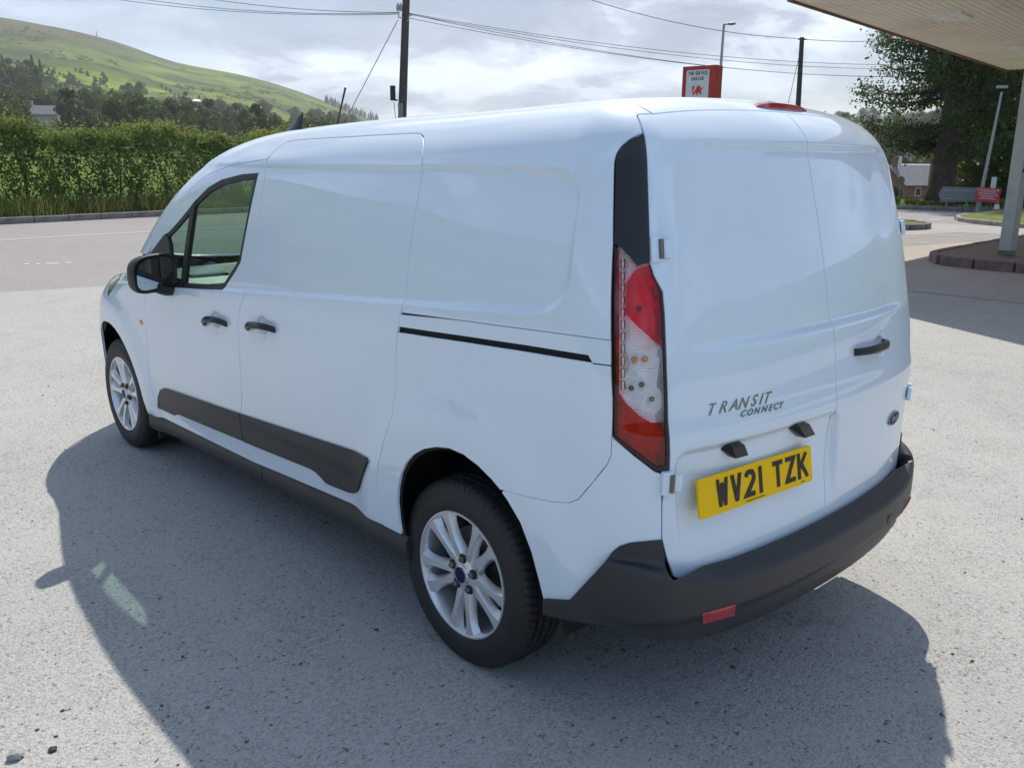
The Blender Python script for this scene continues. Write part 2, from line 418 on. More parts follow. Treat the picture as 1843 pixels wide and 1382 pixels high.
M_BULB = simple('amber_bulb', (.75, .25, .02), .2, coat=1)
M_SEAL = simple('window_seal', (.016, .016, .018), .5)
M_INT = simple('cab_trim', (.10, .11, .11), .6, var=.1)
M_SEAT = simple('seat_cloth', (.045, .047, .05), .9, var=.25, vscale=40)
van = empty('panel_van', (0, 0, 0))
tag(van, 'white long-wheelbase panel van with black bumpers and yellow rear number plate, parked on the forecourt', 'van')
def part(name, data, mat, parent=None):
    return mesh_obj(name, data[0], data[1], mat, parent or van, normals=data[2])
def both(name, loops, chart, F, mat, ln=True, **kw):
    """near-side panel and its twin on the far side"""
    d = sheet(loops, chart, F, **kw); a = part(name, d, mat); b = part(name, mirror(*d), mat)
    if ln:
        V, FC = liner(loops, chart, F); LINER.add(V*np.array([-1, 1, 1]), [f[::-1] for f in FC])
    return a, b
PX = lambda L, F=FB: Polar.to(cast(L, F))
def YZ(L, F=FB):
    """(y,z) on the near side -> polar chart"""
    L = np.array(L, float); O = np.stack([np.zeros(len(L)), L[:, 0], L[:, 1]], -1); D = np.tile([-1., 0, 0], (len(L), 1))
    return Polar.to(bisect(F, O, D, .02, 1.4))
def ARC(yc, zc, r, a0, a1, n=22): return [(yc+r*math.cos(math.radians(a)), zc+r*math.sin(math.radians(a))) for a in np.linspace(a0, a1, n)]
def XY(L, F=FB):
    """(x,y) on the roof -> polar chart"""
    L = np.array(L, float); O = np.stack([L[:, 0], L[:, 1], np.full(len(L), .9)], -1); D = np.tile([0., 0, 1], (len(L), 1))
    return Polar.to(bisect(F, O, D, 0, 1.3))
J = lambda *a: np.concatenate(a)
# seam lines read off the photograph
SL_REAR = [(763, 257), (759.5, 292), (760.5, 303), (742.8, 412.7), (729.5, 538), (723.8, 549.4), (714.3, 598.8), (712.4, 637), (713.4, 680), (711.7, 707.8), (704.9, 748.5), (688.6, 802.8), (680, 843.5), (677.8, 876), (681.9, 911.3), (691.4, 946.6)]
SL_TOP = [(481, 289), (489, 277), (501.7, 266), (517, 255.5), (534, 252), (640, 245.5), (745, 239.8), (757, 240.5), (762, 246)]
SL_FRONT = [(479.5, 302), (464, 411), (448.5, 522.8), (437, 538), (430, 558), (428.4, 576), (430, 629), (433, 675), (435.8, 710), (433.6, 740), (440.4, 793), (448.5, 800), (459.4, 834)]
FD_TOP = [(482, 286), (457.5, 290), (410.6, 299), (379, 312), (355.8, 328), (332.4, 356), (296, 406), (279, 432)]
FD_FRONT = [(266, 462), (262.5, 520), (261.6, 558.5), (263.5, 591), (267, 667), (271.5, 697.4), (284, 734.5), (291.7, 752)]
SILLZ = lambda y: .373-.0262*(y-.291)
WIN = [(465, 312), (434, 314.6), (397.5, 324), (374, 338), (353, 359), (316.8, 403), (294.6, 427), (271, 456), (290, 490), (308, 516), (360, 519.5), (400, 521), (410.6, 507.5), (424, 487), (432.7, 471)]
# --- front door
fd = J(PX(FD_TOP), PX(FD_FRONT), PX(SL_FRONT[::-1]))
win = PX(WIN)
fdoor, fdoorR = both('front_door', [fd, win], Polar, FB, M_PAINT, gap=.003)
# --- sliding door
sd = J(PX(SL_FRONT[::-1]), PX(SL_TOP), PX(SL_REAR))
sdoor, sdoorR = both('sliding_door', [sd], Polar, FB, M_PAINT, gap=.0034)
# --- body side: cant rail, quarter panel, A-pillar
SEAM1 = [(723.8, 563.4), (818, 575.5), (910, 588), (1005, 600.5), (1099.8, 613.2)]
LAMP_L = [(1104, 439), (1105, 360), (1106.8, 290), (1111, 275), (1119, 263), (1134, 250.5), (1157, 240)]
RD_TOPL = [(1154.5, 228), (1147.6, 210), (1146, 199)]
PT = cast([(1146, 199)])[0]; YTOP = PT[1]; print('PT', PT)
ditch = [(-.60, y) for y in np.linspace(YTOP-.03, 1.72, 14)]
apin = [(-.62, 1.78), (-.66, 1.95), (-.70, 2.15), (-.745, 2.4), (-.785, 2.62), (-.80, 2.70)]
bs = J(PX(SEAM1), PX(LAMP_L), PX(RD_TOPL), XY([(-.64, YTOP-.012)]), XY(ditch), XY(apin), PX([(262, 458)]), PX(FD_TOP[::-1]), PX([(480, 288)]), PX(SL_TOP[1:]), PX(SL_REAR[:6]))
bside, _ = both('body_side', [bs], Polar, FB, M_PAINT)
# --- roof
XR = .597
rf = J(XY([(-XR, y) for y in np.linspace(1.72, YTOP-.03, 12)]), XY([(x, YTOP-.065+.035*(x/.6)**2) for x in np.linspace(-.55, .55, 9)]),
       XY([(XR, y) for y in np.linspace(YTOP-.03, 1.72, 12)]), XY([(x, 1.86-.14*(x/.6)**2) for x in np.linspace(.55, -.55, 9)]))
part('roof', sheet([rf], Polar, FB), M_PAINT); liner([rf], Polar, FB)
# --- windscreen and bonnet
ws = J(XY([(x, 1.865-.14*(x/.6)**2) for x in np.linspace(-.60, .60, 11)]), XY([(-x, y) for x, y in apin]), XY([(x, 2.86-.20*(x/.8)**2) for x in np.linspace(.74, -.74, 11)]), XY(apin[::-1]))
part('windscreen', sheet([ws], Polar, FB, depth=.004, fine=.03, off=-.004), M_GLASS)
bn = J(XY([(x, 2.875-.20*(x/.8)**2) for x in np.linspace(-.76, .76, 13)]), XY([(.74, 3.05), (.70, 3.2), (.64, 3.36)]), XY([(x, 3.60-.5*(x/.8)**2) for x in np.linspace(.58, -.58, 11)]), XY([(-.64, 3.36), (-.70, 3.2), (-.74, 3.05)]))
part('bonnet', sheet([bn], Polar, FB, fine=.015), M_PAINT); liner([bn], Polar, FB)
# --- rail cover strip below the quarter panel
RAILC = [(1099.8, 657.6), (1066, 653.5)]
SLOT_T = [(716.2, 588), (830, 604.5), (945, 621.5), (1058, 639.5)]
SLOT_B = [(1065, 652.5), (945, 633), (830, 615), (715.5, 597.8)]
rc = J(PX(SLOT_T[::-1]), PX([(720.5, 566)]), PX(SEAM1[1:]), PX([(1100, 635)]), PX(RAILC), PX([(1065, 652)]))
both('rail_cover', [rc], Polar, FB, M_PAINT, gap=.0014)
# --- lower quarter around the rear wheel
ARCHR = J(YZ([(.30, .375)]), YZ(ARC(-.012, .345, .405, 8, 172, 26)), YZ([(-.416, .40)]))
SEAM2 = [(906, 882.5), (952.8, 894.8), (999.4, 903.8), (1022.7, 905), (1040, 899), (1065.5, 869.4), (1092.8, 836), (1100, 818), (1101.4, 784)]
ARCHPX = [(721.6, 962), (717, 935), (714.3, 905), (715.5, 880), (721, 853), (730, 834), (743, 819), (762, 808.5), (785, 804.8), (808, 807), (834, 818.5), (860, 838.5), (884, 862.5), (900, 881.5)]
ARCHPX2 = [(903, 886), (913, 900), (936.2, 940), (956.2, 993), (969.5, 1043), (978, 1078)]
lq = J(PX(SLOT_B[::-1]), PX([(1066, 655)]), PX([(1099.8, 659)]), PX([(1102.5, 720)]), PX(SEAM2[::-1]), PX(ARCHPX[::-1]), PX(SL_REAR[::-1][:9]))
both('lower_quarter', [lq], Polar, FB, M_PAINT, gap=.0016)
# --- painted corner behind the wheel, above the bumper
CORN = [(1012.7, 1084), (1022.5, 1083), (1060, 1044), (1104.5, 994), (1116.3, 984.6), (1135.8, 978.8), (1189.5, 973.7)]
cor_edge = [(1189.8, 900), (1181, 850), (1140, 820), (1102.5, 787)]
cr = J(REAR.to(cast(SEAM2)), REAR.to(cast([(1104, 789), (1140, 820), (1179, 849.5), (1190.5, 853), (1190.8, 905), (1190.2, 971)])), REAR.to(cast(CORN[::-1])), REAR.to(cast(ARCHPX2[::-1])))
both('rear_corner', [cr], REAR, FB, M_PAINT, gap=.0016)
# --- front wing
ARCHF = ARC(3.05, .345, .405, 187, 10, 26)
wg = J(PX(FD_FRONT[::-1]), XY([(-.785, 2.74), (-.775, 2.9), (-.757, 3.05), (-.715, 3.2), (-.66, 3.35)]), YZ([(3.36, .80), (3.44, .60), (3.45, .50)]), YZ(ARCHF[::-1][3:]), PX([(277.5, 750)]))
both('front_wing', [wg], Polar, FB, M_PAINT)
# --- front end (hidden from here): bumper, grille, headlamps
def FXZ(L):
    L = np.array(L, float); O = np.stack([L[:, 0], np.full(len(L), 2.9), L[:, 1]], -1); D = np.tile([0., 1, 0], (len(L), 1)); return FRONT.to(bisect(FB, O, D, .0, 1.3))
part('front_bumper', sheet([FXZ([(-.80, .27), (.80, .27), (.82, .45), (.80, .60), (.45, .60), (.40, .40), (-.40, .40), (-.45, .60), (-.80, .60), (-.82, .45)])], FRONT, FB, fine=.03), M_PAINT)
gr = part('grille', sheet([FXZ([(-.44, .62), (.44, .62), (.5, .76), (-.5, .76)])], FRONT, FB, fine=.03), M_PLASTD)
part('lower_grille', sheet([FXZ([(-.39, .41), (.39, .41), (.43, .59), (-.43, .59)])], FRONT, FB, fine=.03, off=-.02), M_PLASTD)
both('headlamp', [FXZ([(-.52, .62), (-.50, .80), (-.60, .88), (-.72, .92), (-.80, .90), (-.80, .72), (-.79, .62)])], FRONT, FB, M_LCLR, ln=False, fine=.02)
for s in (-1, 1):
    V, FC, NV = sheet([FXZ([(-.51, .63), (-.50, .79), (-.60, .87), (-.72, .91), (-.80, .89), (-.80, .72), (-.79, .63)])], FRONT, FB, fine=.03, off=-.05)
    if s > 0: V, FC, NV = mirror(V, FC, NV)
    part('headlamp_housing', (V, FC, NV), M_STEEL)
hl = PX([(222, 493), (212, 496), (204, 501), (198, 509), (196, 520), (195, 533), (201, 524), (208, 513), (216, 503)])
M_HL = simple('headlamp_edge', (.13, .125, .11), .15, coat=1)
d = sheet([hl], Polar, FB, gap=0, depth=.006, fine=.02, off=.004); part('headlamp_edge', d, M_HL); part('headlamp_edge', mirror(*d), M_HL)
# --- rear doors
RX = lambda L, F=FB: REAR.to(cast(L, F))
def RXZ(L, F=FB):
    L = np.array(L, float); O = np.stack([L[:, 0], np.full(len(L), .5), L[:, 1]], -1); D = np.tile([0., -1, 0], (len(L), 1)); return REAR.to(bisect(F, O, D, .0, 1.6))
RXY = lambda L: REAR.to(bisect(FB, np.array([(x, y, .9) for x, y in L]), np.tile([0., 0, 1], (len(L), 1)), 0, 1.3))
RDL = [(1191.3, 971), (1192, 905), (1197, 878), (1204.5, 848), (1201.5, 755), (1199, 663), (1195.5, 565), (1192, 525), (1183, 509), (1175.8, 496), (1170, 478), (1168.4, 440), (1164.4, 308), (1158.5, 240)]
ldc = J(RXZ([(-.0, .505), (-.20, .508), (-.45, .525)]), RX([(1240, 1038.5), (1222, 1041.5), (1212.5, 1039), (1200, 1005)]), RX(RDL), RX(RD_TOPL), RXY([(-.64, YTOP-.012), (-.60, YTOP-.03)]), RXY([(x, YTOP-.065+.035*(x/.6)**2) for x in (-.50, -.36, -.22, -.08, 0)]), RXZ([(0, z) for z in (1.72, 1.60, 1.45, 1.30, 1.16, 1.08, .95, .9, .8, .65)]))
ldoor = part('rear_door', sheet([ldc], REAR, FB, gap=.0038), M_PAINT); liner([ldc], REAR, FB, inn=.05, grow=.006)
rdc = ldc*np.array([-1, 1]); rdoor = part('rear_door', mirror(*sheet([ldc], REAR, lambda P: FB(P*np.array([-1, 1, 1])), gap=.0038)), M_PAINT)
V, FC, _ = sheet([ldc], REAR, FB, gap=-.006, fine=.04, coarse=.08, thr=9, off=-.05, rim=False); LINER.add(V*np.array([-1, 1, 1]), [f[::-1] for f in FC])
# --- tail lamps
def tail_lamp():
    FL = lambda P: FB(P)-.004
    top = RX([(1104.3, 439.2), (1105.4, 360), (1107.2, 290), (1112, 275), (1119.5, 264), (1134, 251.5), (1157.8, 241.5), (1164, 309), (1167.6, 432), (1168, 473), (1146.2, 478.6), (1130, 460), (1116.7, 446.6)])
    full = RX([(1104, 441), (1116.7, 448), (1146.2, 480.5), (1168.4, 475), (1175, 497), (1182.5, 510), (1191, 526), (1194.8, 565), (1198.4, 663), (1201, 755), (1203.6, 845), (1181, 847.5), (1141, 817.5), (1103.3, 785.5), (1103.6, 613)])
    strip = RX([(1104.3, 442), (1113.6, 450), (1113.4, 560), (1113, 707), (1122, 722), (1150, 748), (1172, 760), (1191.5, 760), (1194, 770), (1196.6, 835), (1181.5, 839), (1143, 810), (1104.6, 781), (1104.2, 613)])
    redu = RX([(1149, 483), (1167, 479), (1173.5, 500), (1186, 523), (1189.5, 565), (1191.5, 626), (1150, 590.5), (1125.5, 566), (1126.8, 509), (1138, 492)])
    clr = RX([(1115, 452), (1145.5, 482), (1136, 491), (1125.3, 507), (1124, 568), (1149, 592.5), (1190.5, 629), (1192.5, 664), (1194, 757), (1171.5, 757), (1150, 745), (1123, 719), (1114.4, 706), (1114.6, 560)])
    rim = RX([(1190, 527), (1193, 563), (1195, 640), (1199.2, 836)])
    edge = J(RX([(1169, 477), (1174.6, 499), (1187, 523.5), (1190.6, 565), (1192.6, 628), (1195.2, 757), (1197.6, 836), (1182, 840.5), (1143, 811), (1104.4, 782.5), (1103.5, 786), (1181, 847.5), (1203.6, 845), (1201, 755), (1198.4, 663), (1194.8, 565), (1191, 526), (1182.5, 510), (1175.5, 497), (1170.5, 478)]))
    out = []
    for nm, lp, mt, kw in (('trim_cap', top, M_PLASTD, dict(off=.001)), ('lens_surround', edge, M_PLASTD, dict(gap=.0004, off=-.001)),
                           ('red_side_lens', strip, M_LRED2, dict(gap=.0006)), ('red_stop_lens', redu, M_LRED, dict(gap=.0006, off=.001)), ('clear_lens', clr, M_LCLR, dict(gap=.0006))):
        out.append((nm, sheet([lp], REAR, FL, depth=.008, fine=.008, coarse=.016, **kw), mt))
    out.append(('reflector_bowl', sheet([offset_loop(resample(full if area2(full) > 0 else full[::-1], .03), -.022)], REAR, FL, fine=.015, coarse=.015, off=-.030, gap=0, rim=False), M_LBOWL))
    # chrome ladder, bulbs
    lad = MB(); bulbs = []
    C = cast([(1121, 474+i*22) for i in range(11)], FL); nn = grad(FB, C)
    for i in range(11):
        a = Vector(C[i]-nn[i]*.008); lad.box(a, (.010, .010, .026), None, .002)
    Bp = cast([(1142, 648), (1163, 647), (1152, 555), (1156, 694), (1136, 700), (1176, 720)], FL); bn_ = grad(FB, Bp)
    out.append(('chrome_ladder', lad, M_CHROME))
    for i in range(6): bulbs.append((Vector(Bp[i]-bn_[i]*.02), Vector(bn_[i]), i < 2))
    return out, bulbs
def lbowl():
    m, nt, p, out = mat_new('lamp_reflector'); p.inputs['Metallic'].default_value = .35; p.inputs['Roughness'].default_value = .25
    p.inputs['Base Color'].default_value = (.95, .96, .97, 1)
    vec = coords(nt, (1, 1, 1)); w = N(nt, 'ShaderNodeTexWave', wave_type='BANDS', bands_direction='Z'); nt.links.new(vec, w.inputs['Vector']); w.inputs['Scale'].default_value = 55; w.inputs['Distortion'].default_value = .6; w.inputs['Detail'].default_value = 1
    v = N(nt, 'ShaderNodeTexVoronoi'); nt.links.new(vec, v.inputs['Vector']); v.inputs['Scale'].default_value = 26
    mm = N(nt, 'ShaderNodeMath', operation='ADD'); nt.links.new(w.outputs['Fac'], mm.inputs[0]); nt.links.new(v.outputs['Distance'], mm.inputs[1])
    m2 = N(nt, 'ShaderNodeMath', operation='MULTIPLY'); nt.links.new(w.outputs['Fac'], m2.inputs[0]); m2.inputs[1].default_value = .12; nt.links.new(m2.outputs[0], mm.inputs[0])
    bump(nt, p, mm.outputs[0], .6, .025)
    return m
M_LBOWL = lbowl()
tl, bulbs = tail_lamp()
for s in (-1, 1):
    lampo = None
    for nm, d, mt in tl:
        if isinstance(d, MB):
            o = mesh_obj(nm, [(v[0]*-s, v[1], v[2]) for v in d.v], d.f if s < 0 else [f[::-1] for f in d.f], mt, lampo, True, None, 40)
        else:
            dd = d if s < 0 else mirror(*d)
            if lampo is None: lampo = part('tail_lamp', dd, mt); o = lampo; lampo.location = (0, 0, 0) if s < 0 else (-.014, .016, 0); lampo['label'] = 'tall tail lamp cluster with black cap and red and clear lenses'
            else: o = part(nm, dd, mt, lampo)
    for c, n_, amber in bulbs:
        b = MB(); bm = bmesh.new(); bmesh.ops.create_uvsphere(bm, u_segments=12, v_segments=8, radius=.0085 if amber else .0075); b.bm(bm, (c[0]*-s, c[1], c[2]))
        b.obj('bulb', M_BULB if amber else M_STEEL, lampo, True)
# --- high brake light on the roof edge
bl = MB()
pb = cast([(1366, 184.5), (1457, 195)]); 
for i in range(1):
    n_ = 17; sec = [(.0, -.012), (.012, .0), (.008, .013), (-.012, .019), (-.045, .013), (-.05, -.02)]
    rings = []
    for k in range(n_):
        x = -.135+.33*k/(n_-1); t = 1-abs(2*k/(n_-1)-1)**4*.75
        y0 = -.505+.11*x*x
        base = bisect(FB, np.array([[x, y0, .9]]), np.array([[0., 0, 1]]), 0, 1.3)[0]
        rings.append([(x, y0-a*t*1.0, base[2]-.012+(b+.012)*t) for a, b in sec])
    v = [q for g in rings for q in g]; m_ = len(sec); f = []
    for k in range(n_-1):
        for j in range(m_-1): f.append((k*m_+j, k*m_+j+1, (k+1)*m_+j+1, (k+1)*m_+j))
    bl.add(v, f)
M_HBL = simple('brake_light_red', (.42, .02, .03), .15, coat=1)
bl.obj('high_brake_light', M_HBL, van, True, 50)
# --- rear bumper
BXc = lambda L: BUMPC.to(cast(L, FBUMP))
def BXZ(L):
    L = np.array(L, float); O = np.stack([L[:, 0], np.full(len(L), .55), L[:, 1]], -1); D = np.tile([0., -1, 0], (len(L), 1)); return BUMPC.to(bisect(FBUMP, O, D, .0, 1.7))
def LEDGE(xs):
    y = yrear(xs, np.full(len(xs), .55))-.014; O = np.stack([xs, y, np.full(len(xs), .45)], -1); return BUMPC.to(bisect(FBUMP, O, np.tile([0., 0, 1], (len(xs), 1)), 0, .3))
def LEDGE0(xs):
    y = yrear(xs, np.full(len(xs), .55))-.010; O = np.stack([xs, y, np.full(len(xs), .36)], -1)
    p_ = O.copy(); p_[:, 2] = .540+.05*sst(.55, .85, np.abs(xs)); return BUMPC.to(p_)
b_up = [(1021, 1083), (1058, 1043.5), (1102.5, 993), (1115, 983.5), (1135, 977.5), (1191, 972.5)]
b_in = [(1197, 1003), (1205, 1034), (1212, 1044)]
b_lo = [(1194, 1152.5), (1150, 1146), (1108.4, 1131), (1077, 1125), (999, 1111.6), (976, 1106), (975.6, 1080.5)]
half_top = J(BXc(b_up), BXc(b_in), LEDGE(np.array([-.60, -.5, -.40, -.3, -.2, -.1, 0.]))); 
half_bot = J(BXZ([(0, .312), (-.2, .312), (-.42, .316), (-.55, .320), (-.66, .330)]), BXc(b_lo[1:]))
mir = lambda q: (q*np.array([-1, 1]))[::-1]
bump_loop = J(half_top, mir(half_top)[1:], mir(half_bot), half_bot[1:])
bumper = part('rear_bumper', sheet([bump_loop], BUMPC, FBUMP, gap=.001, depth=.05, fine=.008, coarse=.032), M_PLAST)
bumper['label'] = 'dark grey textured plastic rear bumper with red reflector'
te = BXc([(1605+7.5*math.cos(k*math.pi/8), 937+12*math.sin(k*math.pi/8)) for k in range(16)]); part('tow_eye_cover', sheet([te], BUMPC, FBUMP, gap=0, depth=.004, fine=.02, off=.0022), M_PLAST, bumper)
for s in (-1, 1):
    rl = BXc([(1262, 1103.5), (1322.5, 1086.5), (1321, 1105), (1264, 1120.5)])
    d = sheet([rl], BUMPC, FBUMP, gap=.0005, depth=.010, fine=.3, coarse=.3, off=.006)
    part('reflector', d if s < 0 else mirror(*d), M_HBL, bumper)
# lower side strip behind the wheel + sills
def sweep_y(name, prof, y0, y1, mat, n=24, side=-1, zf=lambda y: 0.0):
    v = []; f = []; m_ = len(prof)
    for k in range(n+1):
        y = y0+(y1-y0)*k/n; wv = float(halfw(np.array([y]), np.array([.36]))[0])
        for a, z in prof: v.append((side*(wv+a), y, z+zf(y)))
    for k in range(n):
        for j in range(m_-1): f.append((k*m_+j, k*m_+j+1, (k+1)*m_+j+1, (k+1)*m_+j))
    f.append(tuple(range(m_))); f.append(tuple(n*m_+j for j in range(m_-1, -1, -1)))
    return mesh_obj(name, v, f, mat, van, True, None, 50)
for s in (-1, 1):
    for y0, y1 in ((.26, 1.367), (1.373, 2.62)):
        sweep_y('sill', [(-.06, .034), (-.020, .030), (-.008, .012), (-.008, -.045), (-.022, -.066), (-.16, -.074)], y0, y1, M_PLAST, 20, s, lambda y: SILLZ(y)-.027)
# door cladding
CL1 = [(297, 698), (433.2, 744), (440.5, 793), (325, 745.5), (321, 745.2), (317, 747), (289.8, 735), (286.3, 731), (286.6, 713), (291, 700.5)]
CL2 = [(434.5, 744.5), (655, 820.5), (661.5, 823), (664.2, 830), (648, 878.7), (645, 884), (639.8, 887), (631.7, 885.5), (600, 873), (589.6, 868), (581, 858), (572, 849), (563.8, 843.5), (442, 794.3)]
for cl in (CL1, CL2):
    lp = PX(cl); d = sheet([lp], Polar, FB, gap=.0005, depth=.014, fine=.012, coarse=.03, off=.010)
    dr = fdoor if cl is CL1 else sdoor; dm = fdoorR if cl is CL1 else sdoorR
    part('door_cladding', d, M_PLAST, dr); part('door_cladding', mirror(*d), M_PLAST, dm)
# --- side glass, seal, quarter-light
for s in (-1, 1):
    q = offset_loop(resample(win if area2(win) > 0 else win[::-1], .02), .018)
    for nm, lps, mt, kw in (('window_seal', [win, q], M_SEAL, dict(gap=-.002, depth=.012, fine=.02, off=-.003)),
                            ('window_pane', [q], M_GLASS, dict(gap=-.004, depth=.003, fine=.02, coarse=.04, off=-.008))):
        d = sheet(lps, Polar, FB, **kw); part(nm, d if s < 0 else mirror(*d), mt, fdoor if s < 0 else fdoorR)
    pc = PX([(349, 356), (345, 361.5), (322, 516), (328.5, 516.5), (352, 356.5)])
    d = sheet([pc], Polar, FB, gap=0, depth=.02, fine=.02, off=-.001); part('window_divider', d if s < 0 else mirror(*d), M_SEAL, fdoor if s < 0 else fdoorR)
    tri = PX([(294.6, 424), (271, 456), (290, 490), (308, 517), (311, 500), (305, 440), (300, 420)])
    d = sheet([tri], Polar, FB, gap=0, depth=.02, fine=.02, off=0.002); part('mirror_base_panel', d if s < 0 else mirror(*d), M_PLAST, fdoor if s < 0 else fdoorR)
# --- rail slot (dark channel)
for s in (-1, 1):
    sl = J(PX(SLOT_T), PX(SLOT_B)); d = sheet([sl], Polar, FB, gap=-.004, fine=.03, off=-.022, rim=False)
    d = (d[0], d[1], d[2]); part('door_rail', d if s < 0 else mirror(*d), M_DARK)
# --- small fittings on the body
def frame_at(p, n, up=(0, 0, 1)):
    n = Vector(n).normalized(); r_ = Vector(up).cross(n).normalized(); u_ = n.cross(r_).normalized()
    return Matrix((r_, u_, n)).transposed()          # columns: right, up, out
def surf_frame(px, F=FB):
    p = cast([px], F)[0]; n = grad(F, p[None])[0]; return Vector(p), frame_at(p, n), Vector(n)
def put(mbv, p, M): return [(M @ Vector(v))+p for v in mbv]
def grip(L=.145, H=.030, D=.042):
    """pull handle: bowed bar on two feet, local x along, y up, z out"""
    mb = MB(); n = 13; rings = []
    for k in range(n):
        t = k/(n-1); x = (t-.5)*L; z = D*(1-abs(2*t-1)**3.2)*.92+.004; h = H*(.80+.2*math.sin(math.pi*t)); th = .008
        c = []
        for a in range(10):
            an = 2*math.pi*a/10; c.append((x, h/2*np.sign(math.cos(an))*abs(math.cos(an))**.6, z+th*np.sign(math.sin(an))*abs(math.sin(an))**.8))
        rings.append(c)
    v = [q for g in rings for q in g]; f = []
    for k in range(n-1):
        for j in range(10): f.append((k*10+j, (k+1)*10+j, (k+1)*10+(j+1) % 10, k*10+(j+1) % 10))
    f.append(tuple(range(10))); f.append(tuple((n-1)*10+j for j in range(9, -1, -1)))
    mb.add(v, f); return mb
def handle(px0, px1, parent, mirror_parent=None, F=FB):
    a, b = cast([px0, px1], F); c = (a+b)/2; n = grad(F, c[None])[0]
    xax = Vector(b-a).normalized(); nn = Vector(n); yax = nn.cross(xax).normalized(); nn = xax.cross(yax)
    M = Matrix((xax, yax, nn)).transposed(); L = np.linalg.norm(b-a)
    g = grip(L); v = put(g.v, Vector(c), M)
    h = mesh_obj('door_handle', v, g.f, M_PLASTD, parent, True, None, 60)
    if mirror_parent is not None:
        mesh_obj('door_handle', [(-q[0], q[1], q[2]) for q in v], [f[::-1] for f in g.f], M_PLASTD, mirror_parent, True, None, 60)
    return h
handle((370, 583.5), (409, 584.5), fdoor, fdoorR)
handle((448, 591.5), (496, 595), sdoor, sdoorR)
handle((1537, 634), (1588, 615.5), rdoor)
# locks under the side handles
for px, par in (((389, 599), fdoor), ((476, 609), sdoor)):
    p, M, n = surf_frame(px); mb = MB(); bm = bmesh.new(); bmesh.ops.create_cone(bm, cap_ends=True, segments=16, radius1=.009, radius2=.008, depth=.004); mb.bm(bm)
    mesh_obj('lock_cap', put(mb.v, p, M), mb.f, M_PAINT, par, True, None, 40)
# side repeater
p, M, n = surf_frame((254, 580)); mb = MB(); bm = bmesh.new(); bmesh.ops.create_uvsphere(bm, u_segments=16, v_segments=8, radius=1)
for v in bm.verts: v.co = Vector((v.co[0]*.022, v.co[1]*.014, v.co[2]*.006))
mb.bm(bm); mesh_obj('side_repeater', put(mb.v, p, M), mb.f, M_BULB, van, True)
# --- number plate
PC = Vector((-.3908, -.7739, .7490)); pyaw, ptilt = -.0864, .17
pr = Vector((math.cos(pyaw), math.sin(pyaw), 0)); pn0 = Vector((math.sin(pyaw), -math.cos(pyaw), 0))
pu = (Vector((0, 0, 1))*math.cos(ptilt)-pn0*math.sin(ptilt)).normalized(); pn = pr.cross(pu).normalized(); PM = Matrix((pr, pu, pn)).transposed()
PC = PC+pn*.004
def rrect(w, h, r, n=5):
    out = []
    for cx, cy, a0 in ((w/2-r, h/2-r, 0), (-w/2+r, h/2-r, 90), (-w/2+r, -h/2+r, 180), (w/2-r, -h/2+r, 270)):
        for k in range(n+1): a = math.radians(a0+90*k/n); out.append((cx+r*math.cos(a), cy+r*math.sin(a)))
    return out
mb = MB(); mb.prism(rrect(.52, .111, .010), -.007, 0, lambda a, b, h: (a, b, h))
plate = mesh_obj('number_plate', put(mb.v, PC, PM), mb.f, M_YEL, ldoor); plate['label'] = 'yellow number plate reading WV21 TZK'
def strokes(segs, t):
    """list of polylines -> flat outlined strokes (each a quad strip)"""
    polys = []
    for s in segs:
        s = [Vector((a, b)) for a, b in s]; L, R_ = [], []
        for i, p_ in enumerate(s):
            d0 = (s[i]-s[i-1]).normalized() if i > 0 else (s[1]-s[0]).normalized(); d1 = (s[i+1]-s[i]).normalized() if i < len(s)-1 else d0
            n0 = Vector((-d0.y, d0.x)); n1 = Vector((-d1.y, d1.x)); m = (n0+n1).normalized(); k = t/2/max(.4, m.dot(n0))
            L.append(p_+m*k); R_.append(p_-m*k)
        for i in range(len(s)-1): polys.append([R_[i], R_[i+1], L[i+1], L[i]])
    return polys
def arcp(cx, cy, rx, ry, a0, a1, n=10): return [(cx+rx*math.cos(math.radians(a)), cy+ry*math.sin(math.radians(a))) for a in np.linspace(a0, a1, n)]
GL = {'W': [[(.10, 1.05), (.27, .06), (.5, .80), (.73, .06), (.90, 1.05)]], 'V': [[(.13, 1.05), (.5, .06), (.87, 1.05)]],
      '2': [arcp(.5, .70, .36, .23, 165, -30)+[(.14, .08), (.9, .08)]], '1': [[(.5, 1), (.5, 0)]],
      'T': [[(.02, .92), (.98, .92)], [(.5, .86), (.5, 0)]], 'Z': [[(.05, .92), (.86, .92), (.14, .08), (.97, .08)]], 'K': [[(.14, 1), (.14, 0)], [(.90, 1), (.22, .44)], [(.40, .56), (.95, 0)]]}
x = -.187
